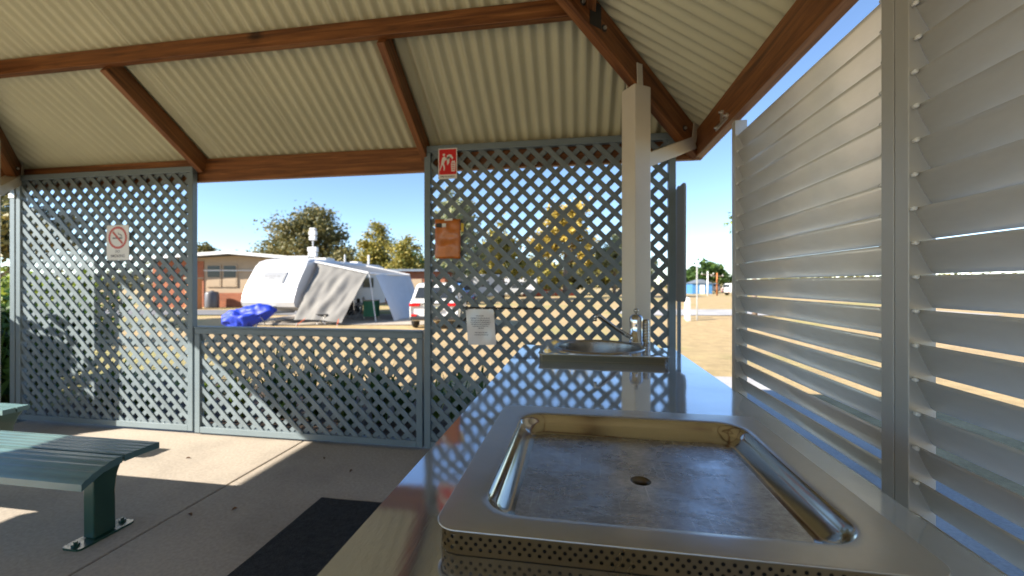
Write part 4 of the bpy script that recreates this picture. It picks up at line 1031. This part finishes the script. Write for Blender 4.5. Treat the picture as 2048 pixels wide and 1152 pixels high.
# long front wall, pegged outwards
C0, C1 = Vector(aw_pt(0.12, 1)), Vector(aw_pt(1, 1)); D0 = Vector((3.55, 0.9, 0.02)); D1 = Vector((3.45, 5.3, 0.02)); vs = []
for j in range(9):
    for i in range(13):
        u, v = i/12, j/8; p = C0.lerp(C1, u).lerp(D0.lerp(D1, u), v); vs.append(p + Vector((0.04*math.sin(u*9+v*3), 0, 0.02*math.sin(u*7))))
MB().add(vs, [(j*13+i, j*13+i+1, (j+1)*13+i+1, (j+1)*13+i) for j in range(8) for i in range(12)]).build('front_wall', M['cloth_blue'], awo, smooth=True)

# camp furniture under the awning
def cpos(x, y, z=0.0):
    v = WM[cv] @ Vector((x, y, z)); return (v.x, v.y, ground_z(v.x, v.y) + 0.034 + z)
CR = R(YAW) - A_AX
M['green_cab'] = paint('green_canvas', (0.03, 0.17, 0.10), 0.6, var=0.1)
M['black_cloth'] = paint('black_canvas', (0.015, 0.015, 0.017), 0.8, var=0.2)
M['alupole'] = paint('aluminium_pole', (0.55, 0.55, 0.55), 0.35, metal=0.7, var=0.05)
M['orange'] = paint('orange_strap', (0.60, 0.10, 0.02), 0.5, var=0.1)
t = thing('camp_cupboard', 'green canvas camp cupboard standing under the awning', 'cupboard', cpos(2.15, 1.55), CR)
MB().box(-0.3, 0.3, -0.22, 0.22, 0.12, 0.86).build('body', M['green_cab'], t, bevel=0.02)
MB().box(-0.32, 0.32, -0.24, 0.24, 0.861, 0.9).build('top', M['alupole'], t)
for sx in (-0.27, 0.27):
    for sy in (-0.19, 0.19): MB().tube([(sx, sy, 0), (sx, sy, 0.12)], 0.015, 6).build('leg', M['alupole'], t)
def camp_chair(label, x, y, rz, mat):
    t = thing('camp_chair', label, 'chair', cpos(x, y), CR + rz, group='camp chairs under the awning')
    MB().add([(-0.26, -0.25, 0.44), (0.26, -0.25, 0.44), (0.24, 0.0, 0.40), (0.26, 0.24, 0.42), (-0.26, 0.24, 0.42), (-0.24, 0.0, 0.40)], [(0, 1, 2, 5), (5, 2, 3, 4)]).build('seat', mat, t)
    MB().box(-0.26, 0.26, 0.25, 0.28, 0.44, 0.95).build('backrest', mat, t)
    for s in (-0.29, 0.29):
        MB().tube([(s, -0.27, 0), (s, 0.27, 0.44), (s, 0.30, 0.98)], 0.014, 6).build('leg', M['alupole'], t)
        MB().tube([(s, 0.27, 0), (s, -0.27, 0.44), (s, -0.27, 0.64)], 0.014, 6).build('leg', M['alupole'], t)
        MB().box(s-0.03, s+0.03, -0.28, 0.28, 0.64, 0.665).build('armrest', M['black_cloth'], t)
camp_chair('black folding camp chair beside the green cupboard under the awning', 1.35, 1.3, R(170), M['black_cloth'])
camp_chair('black folding camp chair deeper under the awning', 0.85, 2.5, R(140), M['black_cloth'])
t = thing('folding_table', 'small folding table with things on it under the awning', 'table', cpos(1.45, 2.2), CR)
MB().box(-0.5, 0.5, -0.35, 0.35, 0.70, 0.73).build('tabletop', M['cwhite'], t, bevel=0.005)
for sx in (-0.42, 0.42):
    MB().tube([(sx, -0.3, 0), (sx, 0.3, 0.70)], 0.014, 6).build('leg', M['alupole'], t); MB().tube([(sx, 0.3, 0), (sx, -0.3, 0.70)], 0.014, 6).build('leg', M['alupole'], t)
for k, (x, y, r, h) in enumerate(((1.2, 2.1, 0.08, 0.2), (1.5, 2.05, 0.06, 0.26), (1.75, 2.2, 0.09, 0.15))):
    p = cpos(x, y, 0.735); tt = thing('canister', ('dark', 'tall', 'wide')[k] + ' canister on the folding table under the awning', 'canister', p, 0)
    MB().lathe([(0, 0), (r, 0), (r*1.02, h*0.8), (r*0.7, h*0.95), (r*0.5, h), (0, h)], n=14).build('body', (M['black_cloth'], M['cwhite'], M['cgrey'])[k], tt, smooth=True)
    MB().lathe([(0, h), (r*0.52, h), (r*0.5, h*1.08), (0, h*1.08)], n=12).build('lid', M['cgrey'], tt, smooth=True)
t = thing('folding_stool', 'small crossed-leg folding stool below the awning end curtain', 'stool', cpos(1.35, -1.0), CR)
for sy in (-0.14, 0.14): MB().tube([(-0.2, sy, 0), (0.2, sy, 0.40)], 0.014, 6).build('leg', M['alupole'], t); MB().tube([(0.2, sy, 0), (-0.2, sy, 0.40)], 0.014, 6).build('leg', M['alupole'], t)
MB().box(-0.22, 0.22, -0.17, 0.17, 0.40, 0.42).build('seat', M['black_cloth'], t)
for k, (x, y, lx) in enumerate(((0.75, -1.4, -0.14), (2.2, -1.4, 0.14))):
    t = thing('guy_strap', ('orange peg strap under the left part of the awning curtain', 'orange and white peg strap at the right foot of the awning curtain')[k], 'strap', cpos(x, y), CR)
    MB().bar((0, 0.1, 0.25), (lx, -0.25, 0.0), 0.03, 0.008).build('webbing', M['orange'], t); MB().tube([(lx, -0.25, -0.03), (lx, -0.22, 0.08)], 0.012, 6).build('peg', M['cwhite'], t)

# blue tarpaulin cover on a stand
M['blue'] = paint('blue_tarp', (0.006, 0.035, 0.42), 0.58, var=0.2, scale=4, bump=0.4, bscale=7)
bp_ = sg(-8.0, 12.5)
t = thing('covered_dish', 'bright blue tarpaulin bag tied over something on thin legs before the caravan', 'tarpaulin', bp_, R(YAW))
rnd = random.Random(77); nn, nk = 26, 36
prof_b = []
for i in range(nn):
    s = i/(nn-1)
    cxp = -0.78 + 1.50*s; czp = 0.50 + 0.30*s - 0.05*math.sin(s*3)
    rad = 0.30*(math.sin(math.pi*min(1, max(0.0, 0.10 + 0.86*s))))**0.6 + 0.02
    if s < 0.25: rad = 0.15 + 0.55*s
    lp_ = []
    for k in range(nk):
        a = 2*math.pi*k/nk
        rr = rad*(1 + 0.42*noise.noise((math.cos(a)*1.7+5, math.sin(a)*1.7, s*5)) + 0.26*noise.noise((math.cos(a)*4, math.sin(a)*4, s*11)))
        z = czp + rr*math.sin(a)*(1.0 if math.sin(a) > 0 else 0.9 + (0.75*(1-s) if 0.15 < s < 0.6 else 0))
        lp_.append((cxp + 0.05*math.cos(a*2), rr*math.cos(a), z))
    prof_b.append(lp_)
MB().loops(prof_b, True, True).build('cover', M['blue'], t, smooth=True)
for (x, y) in ((-0.15, -0.2), (0.1, 0.2), (0.35, -0.1)): MB().tube([(0.05 + x*0.4, y*0.4, 0.5), (x, y, 0.0)], 0.016, 6).build('leg', M['alupole'], t)
MB().tube([(0.45, -0.18, 0.62), (0.58, -0.22, 0.48), (0.6, -0.22, 0.40)], 0.012, 6).build('cord', M['dark_rod'], t)

# ------------------------------------------------------------------ cars
M['car_white'] = paint('white_car_paint', (0.72, 0.71, 0.68), 0.22, var=0.02, coat=0.5)
M['car_blue'] = paint('blue_car_paint', (0.03, 0.13, 0.34), 0.22, var=0.03, coat=0.5)
M['car_silver'] = paint('silver_car_paint', (0.48, 0.49, 0.50), 0.25, metal=0.4, var=0.03, coat=0.4)
M['lamp_red'] = paint('tail_lamp_red', (0.55, 0.01, 0.012), 0.15, var=0.05, coat=0.5)
M['plate_w'] = paint('number_plate', (0.65, 0.62, 0.3), 0.4, var=0.05)
M['black_trim'] = paint('black_plastic_trim', (0.025, 0.025, 0.027), 0.5, var=0.1)
def car(label, loc, rz, mat, parts=True, group='parked vehicles'):
    """rear of the car at y = 0, bonnet away along +y"""
    t = thing('parked_car', label, 'car', loc, rz, group=group)
    def sec(y, hw, z0, z1, tum=0.93):
        zs = [z0, z0 + 0.10, (z0+z1)*0.52, z1 - 0.06, z1]; ws = [hw*0.90, hw*0.985, hw, hw*0.975, hw*tum]
        return [(w, y, z) for w, z in zip(ws, zs)] + [(-w, y, z) for w, z in reversed(list(zip(ws, zs)))]
    body = [sec(0.06, 0.80, 0.42, 0.92, 0.9), sec(0.0, 0.86, 0.40, 1.0), sec(0.12, 0.91, 0.33, 1.06), sec(0.6, 0.925, 0.28, 1.07), sec(2.4, 0.925, 0.26, 1.04), sec(3.3, 0.92, 0.27, 1.02), sec(3.9, 0.90, 0.28, 0.97), sec(4.4, 0.84, 0.33, 0.88), sec(4.6, 0.70, 0.42, 0.74)]
    MB().loops(body, True, True).build('body', mat, t, smooth=False, bevel=0.02)
    def top(y, hw0, hw1, z0, z1):
        return [(hw0, y, z0), (hw1, y, z1 - 0.05), (hw1*0.86, y, z1), (-hw1*0.86, y, z1), (-hw1, y, z1 - 0.05), (-hw0, y, z0)]
    cabin = [top(0.10, 0.86, 0.80, 1.05, 1.20), top(0.26, 0.87, 0.70, 1.05, 1.60), top(0.42, 0.87, 0.69, 1.05, 1.70), top(1.6, 0.88, 0.70, 1.04, 1.745), top(2.5, 0.87, 0.68, 1.03, 1.70), top(3.0, 0.85, 0.72, 1.02, 1.40), top(3.45, 0.83, 0.78, 1.01, 1.06)]
    MB().loops(cabin, True, True).build('cabin', mat, t, bevel=0.02)
    MB().add([(-0.72, 0.085, 1.16), (0.72, 0.085, 1.16), (0.60, 0.225, 1.56), (-0.60, 0.225, 1.56), (-0.72, 0.11, 1.16), (0.72, 0.11, 1.16), (0.60, 0.25, 1.56), (-0.60, 0.25, 1.56)], [(0,1,2,3),(7,6,5,4),(0,4,5,1),(1,5,6,2),(2,6,7,3),(3,7,4,0)]).build('rear_window', M['glass'], t)
    MB().add([(-0.60, 3.06, 1.37), (0.60, 3.06, 1.37), (0.72, 3.46, 1.09), (-0.72, 3.46, 1.09), (-0.56, 2.62, 1.66), (0.56, 2.62, 1.66)], [(0,1,2,3), (4,5,1,0)]).build('windscreen', M['glass'], t)
    for s in (-1, 1):
        MB().add([(s*0.875, y, z) if z < 1.2 else (s*0.735, y, z) for (y, z) in ((0.55, 1.10), (1.55, 1.10), (1.55, 1.62), (0.72, 1.60))], [(0,1,2,3)]).build('side_window', M['glass'], t)
        MB().add([(s*0.882, y, z) if z < 1.2 else (s*0.735, y, z) for (y, z) in ((1.63, 1.10), (2.95, 1.08), (2.5, 1.60), (1.63, 1.62))], [(0,1,2,3)]).build('side_window', M['glass'], t)
        MB().box(*sorted((s*0.50, s*0.90)), -0.02, 0.16, 0.86, 0.98).build('tail_light', M['lamp_red'], t, bevel=0.03)
        MB().box(*sorted((s*0.62, s*0.82)), -0.025, 0.06, 0.50, 0.58).build('reflector', M['lamp_red'], t, bevel=0.01)
        MB().box(*sorted((s*0.92, s*1.06)), 2.75, 2.88, 1.02, 1.18).build('mirror', M['black_trim'], t, bevel=0.03)
        MB().box(*sorted((s*0.55, s*0.80)), 4.42, 4.56, 0.68, 0.80).build('headlight', M['pin'], t, bevel=0.03)
        for y in (0.88, 3.62):
            k = 18; pr_ = [(0.08, 0.0), (0.28, 0.0), (0.34, 0.03), (0.35, 0.11), (0.34, 0.20), (0.28, 0.23), (0.08, 0.23)]
            w_ = MB().add([(s*(0.72 + d), y + r*math.cos(2*math.pi*i/k), 0.35 + r*math.sin(2*math.pi*i/k)) for r, d in pr_ for i in range(k)], [(j*k+i, j*k+(i+1)%k, (j+1)*k+(i+1)%k, (j+1)*k+i) for j in range(len(pr_)-1) for i in range(k)]).build('wheel', M['tyre'], t, smooth=True)
            MB().add([(s*0.952, y + 0.21*math.cos(2*math.pi*i/16), 0.35 + 0.21*math.sin(2*math.pi*i/16)) for i in range(16)], [tuple(range(16))]).build('rim', M['rim'], w_)
    MB().box(-0.86, 0.86, -0.05, 0.12, 0.36, 0.50).build('bumper', M['black_trim'], t, bevel=0.03)
    MB().box(-0.26, 0.26, -0.022, 0.01, 0.70, 0.82).build('number_plate', M['plate_w'], t)
    MB().box(-0.42, 0.42, -0.018, 0.02, 0.93, 0.97).build('chrome_strip', M['chrome'], t)
    return t
def car_at(label, a, b, rot, mat, **k):
    return car(label, sg(a, b), R(YAW + rot), mat, **k)
car_at('white SUV seen from behind with red tail lamps, beside the tall lattice', -2.86, 15.0, 2, M['car_white'])
car_at('blue car parked far off, seen through the lattice right of the white SUV', -3.4, 33, 70, M['car_blue'])
car_at('silver car parked far off, seen through the lattice near the orange barrier', 1.6, 52, 80, M['car_silver'])
car_at('white car parked far off in the gap beside the louvred screen', 38.0, 76, 20, M['car_white'])
car_at('white car half hidden by the louvred jamb, far off', 30.2, 58, -80, M['car_white'])

# far white caravan and awning through the lattice
def box_caravan(label, a, b, rot, L_=6.0, H=2.6):
    t = thing('parked_caravan', label, 'caravan', sg(a, b), R(YAW + rot), group='far caravans')
    pr_ = [(0, 0.45), (-0.25, 0.9), (0.1, H-0.3), (0.4, H), (L_-0.3, H), (L_, H-0.3), (L_, 0.45)]
    MB().prism(pr_, lambda p: (p[0], -1.15, p[1]), lambda p: (p[0], 1.15, p[1])).build('body', M['cwhite'], t, bevel=0.12, segs=3, angle=62)
    for x in (1.0, 3.6): w_ = MB().box(x, x+1.1, -1.18, -1.15, 1.35, 1.95).build('window', M['cgrey'], t); MB().box(x+0.06, x+1.04, -1.19, -1.181, 1.41, 1.89).build('pane', M['glass'], w_)
    MB().box(2.4, 3.1, -1.17, -1.15, 0.55, 2.2).build('door', M['clabel'], t)
    for y in (-1.1, 0.9):
        k = 16; MB().add([(3.0 + r*math.cos(2*math.pi*i/k), y + d, 0.35 + r*math.sin(2*math.pi*i/k)) for r, d in ((0.05, 0), (0.35, 0), (0.35, 0.2), (0.05, 0.2)) for i in range(k)], [(j*k+i, j*k+(i+1)%k, (j+1)*k+(i+1)%k, (j+1)*k+i) for j in range(3) for i in range(k)]).build('wheel', M['tyre'], t)
    MB().bar((-0.1, -0.6, 0.5), (-1.4, 0, 0.5), 0.07, 0.1).bar((-0.1, 0.6, 0.5), (-1.4, 0, 0.5), 0.07, 0.1).build('drawbar', M['cgrey'], t)
box_caravan('white caravan far off behind the blue car, seen through the lattice', -7.0, 41, 4)
box_caravan('white caravan far off behind the silver car, seen through the lattice', -2.6, 55, -6)
# orange barriers
M['barrier'] = paint('orange_barrier_plastic', (0.62, 0.09, 0.03), 0.5, var=0.08)
for k in range(6):
    t = thing('road_barrier', 'orange plastic barrier in the far row seen through the lattice', 'barrier', sg(0.6 + k*1.5, 56 + 0.3*k), R(YAW + 3), group='row of orange barriers')
    MB().prism([(-0.25, 0), (0.25, 0), (0.16, 0.25), (0.08, 0.9), (-0.08, 0.9), (-0.16, 0.25)], lambda p: (-0.68, p[0], p[1]), lambda p: (0.68, p[0], p[1])).build('shell', M['barrier'], t, bevel=0.03)
    MB().box(-0.5, 0.5, -0.14, 0.14, 0.5, 0.62).build('white_band', M['white'], t)

# ------------------------------------------------------------------ houses
M['cream'] = paint('cream_render', (0.40, 0.30, 0.20), 0.85, var=0.05, scale=3)
M['roofgrey'] = paint('pale_metal_roof', (0.20, 0.235, 0.28), 0.45, metal=0.3, var=0.05)
M['fascia'] = paint('white_fascia', (0.70, 0.70, 0.68), 0.5, var=0.04)
def brick_mat():
    m, nt, b = new_mat('red_brick'); v = coords(nt)
    sw = nt.nodes.new('ShaderNodeSeparateXYZ'); cb = nt.nodes.new('ShaderNodeCombineXYZ'); nt.links.new(v, sw.inputs[0])
    ad = N(nt, 'ShaderNodeMath', operation='ADD'); nt.links.new(sw.outputs[0], ad.inputs[0]); nt.links.new(sw.outputs[1], ad.inputs[1])
    nt.links.new(ad.outputs[0], cb.inputs[0]); nt.links.new(sw.outputs[2], cb.inputs[1])
    br = nt.nodes.new('ShaderNodeTexBrick'); br.inputs['Scale'].default_value = 4.2
    br.inputs['Color1'].default_value = (0.36, 0.12, 0.055, 1); br.inputs['Color2'].default_value = (0.28, 0.09, 0.045, 1); br.inputs['Mortar'].default_value = (0.34, 0.24, 0.17, 1)
    br.inputs['Mortar Size'].default_value = 0.012; br.inputs['Brick Width'].default_value = 1.0; br.inputs['Row Height'].default_value = 0.36
    nt.links.new(cb.outputs[0], br.inputs['Vector']); nt.links.new(br.outputs[0], b.inputs['Base Color']); b.inputs['Roughness'].default_value = 0.9
    return m
M['brick'] = brick_mat()
hz = sg(-20.0, 29.5)
t = thing('house', 'low cream and brick house with pale gable roof behind the caravan', 'house', hz, R(YAW + 4))
HW0, HW1 = -5.5, 6.0
wall = MB().prism([(HW0, 0), (HW1, 0), (HW1, 3.25), (0.2, 3.72), (HW0, 3.35)], lambda p: (p[0], 0, p[1]), lambda p: (p[0], 7, p[1])).build('wall', M['cream'], t)
MB().box(HW0 + 0.01, -2.05, -0.05, -0.001, 0.0, 3.3).build('brick_pier', M['brick'], t)
MB().box(-1.15, 5.9, -0.06, -0.001, 0.0, 1.02).build('brick_plinth', M['brick'], t)
rf = MB().prism([(HW0-0.8, 3.30), (0.2, 3.80), (HW1+0.8, 3.22), (HW1+0.8, 3.40), (0.2, 3.98), (HW0-0.8, 3.48)], lambda p: (p[0], -1.0, p[1]), lambda p: (p[0], 7.6, p[1])).build('roof', M['roofgrey'], t)
for (xa, za, xb, zb) in ((HW0-0.8, 3.38, 0.2, 3.88), (0.2, 3.88, HW1+0.8, 3.30)):
    MB().bar((xa, -1.02, za), (xb, -1.02, zb), 0.03, 0.22).build('fascia', M['fascia'], rf)
for x in (-1.85, -0.75):
    w_ = MB().box(x, x + 1.0, -0.07, -0.001, 1.45, 3.05).build('window', M['cream'], t)
    for (z0, z1, mt) in ((2.70, 2.97, 'glass'), (2.15, 2.62, 'glass'), (1.52, 2.08, 'cream')):
        MB().box(x + 0.08, x + 0.92, -0.078, -0.0705, z0, z1).build('pane', M[mt], w_)
MB().box(-2.0, 5.0, -0.14, -0.05, 2.60, 2.66).build('awning_rail', M['fascia'], t)
t = thing('water_tank', 'pale upright tank standing against the cream house wall', 'tank', sg(-21.0, 28.7), R(YAW))
MB().lathe([(0, 0), (0.42, 0), (0.43, 0.1), (0.42, 1.0), (0.36, 1.12), (0, 1.16)], n=20).build('body', M['clabel'], t, smooth=True)
MB().lathe([(0, 1.15), (0.12, 1.15), (0.12, 1.2), (0, 1.2)], n=12).build('lid', M['cgrey'], t)
t = thing('brick_pillar', 'orange brick pillar at the left edge of the opening, before the house', 'pillar', sg(-21.2, 27.3), R(YAW))
MB().box(-0.35, 0.35, -0.3, 0.3, 0, 2.0).build('shaft', paint('orange_brick', (0.50, 0.22, 0.09), 0.85, var=0.1, scale=6), t, bevel=0.02)
MB().box(-0.4, 0.4, -0.35, 0.35, 2.0, 2.1).build('capstone', M['cream'], t, bevel=0.01)
t = thing('brick_block', 'low brick amenities block with dark flat roof behind the awning', 'building', sg(-12.4, 36), R(YAW))
MB().box(0, 6.5, 0, 5, 0, 2.75).build('wall', M['brick'], t)
MB().box(-0.4, 6.9, -0.5, 5.4, 2.76, 2.95).build('roof', M['roofgrey'], t)
dr = MB().box(3.6, 4.5, -0.04, -0.001, 0, 2.1).build('door', M['cream'], t); MB().box(4.35, 4.42, -0.08, -0.041, 1.0, 1.1).build('handle', M['bolt'], dr)
w_ = MB().box(1.2, 2.4, -0.04, -0.001, 1.6, 2.3).build('window', M['fascia'], t); MB().box(1.27, 2.33, -0.05, -0.041, 1.67, 2.23).build('pane', M['glass'], w_)

# ------------------------------------------------------------------ poles and posts in the gap to the right
t = thing('sign_pole', 'thin grey steel pole standing in the gap beside the louvred screen', 'pole', sg(8.57, 19), 0)
MB().tube([(0, 0, 0), (0, 0, 2.65)], 0.035, 10).build('shaft', M['bolt'], t); MB().lathe([(0, 2.65), (0.045, 2.65), (0.03, 2.7), (0, 2.71)], n=10).build('cap', M['bolt'], t)
for k, (a, b) in enumerate(((8.0, 18.6), (8.35, 19.6))):
    t = thing('white_bollard', ('white timber bollard nearer the notice board', 'white timber bollard nearer the thin steel pole')[k], 'bollard', sg(a, b), R(YAW + 12))
    MB().box(-0.075, 0.075, -0.075, 0.075, 0, 0.98).build('shaft', M['fascia'], t, bevel=0.01); MB().prism([(-0.08, 0.981), (0.08, 0.981), (0, 1.05)], lambda p: (p[0], -0.08, p[1]), lambda p: (p[0], 0.08, p[1])).build('cap', M['fascia'], t)
def utility_pole(label, a, b, h, mat, r=0.12):
    t = thing('utility_pole', label, 'pole', sg(a, b), R(YAW))
    MB().tube([(0, 0, 0), (0, 0, h)], [r, r*0.7], 10).build('shaft', mat, t, smooth=True)
    MB().box(-0.9, 0.9, -0.05, 0.05, h - 0.5, h - 0.4).build('crossarm', M['bark'], t)
    for x in (-0.8, 0, 0.8): MB().lathe([(0, h-0.4), (0.05, h-0.4), (0.06, h-0.3), (0.03, h-0.22), (0, h-0.22)], (x, 0, 0), 8).build('insulator', M['white'], t)
    return t
utility_pole('white pole with crossarm before the far blue shed', 27.2, 57, 3.4, M['fascia'])
utility_pole('orange-brown pole right of the far blue shed', 29.0, 58, 3.2, paint('orange_pole', (0.5, 0.17, 0.05), 0.7, var=0.1))
t = thing('blue_shed', 'low blue shed far off in the gap beside the louvred screen', 'shed', sg(31.0, 68), R(YAW))
M['shed_blue'] = paint('blue_shed_sheet', (0.06, 0.20, 0.42), 0.5, var=0.05)
MB().box(-1.6, 1.6, -1.2, 1.2, 0, 1.7).build('wall', M['shed_blue'], t)
MB().prism([(-1.8, 1.70), (1.8, 1.70), (0, 2.35)], lambda p: (p[0], -1.4, p[1]), lambda p: (p[0], 1.4, p[1])).build('roof', M['roofgrey'], t)
MB().box(-0.4, 0.4, -1.23, -1.201, 0, 1.5).build('door', M['fascia'], t)

# ------------------------------------------------------------------ dry leaves on the slab
M['dry_leaf'] = paint('dry_leaf', (0.16, 0.075, 0.03), 0.8, var=0.3, scale=30)
rnd = random.Random(91)
spots = ((-2.86, 2.62, 'reddish dry leaf on the sunlit concrete between bench and lattice'), (-1.95, 2.07, 'dark dry leaf on the shaded concrete left of the mat'), (-2.15, 1.98, 'small dry leaf lying on the concrete joint'), (-1.55, 2.62, 'dry leaf on the shaded concrete before the half wall'), (-1.86, 2.78, 'curled dry leaf near the foot of the half wall'))
for k, (x, y, lab) in enumerate(spots):
    a = rnd.uniform(0, 6.3); L_ = rnd.uniform(0.025, 0.04)
    c, s_ = math.cos(a), math.sin(a)
    pts = [(-1, 0, 0.004), (-0.3, 0.42, 0.012), (0.4, 0.36, 0.010), (1, 0, 0.003), (0.4, -0.36, 0.011), (-0.3, -0.42, 0.014), (0, 0, 0.004)]
    o = MB().add([((p[0]*c - p[1]*s_)*L_*0.6, (p[0]*s_ + p[1]*c)*L_*0.6, p[2]) for p in pts], [(0, 1, 6), (1, 2, 6), (2, 3, 6), (3, 4, 6), (4, 5, 6), (5, 0, 6)]).build('dry_leaf', M['dry_leaf'])
    o.location = (x, y, 0); tag(o, lab, 'leaf', 'dry leaves on the concrete')
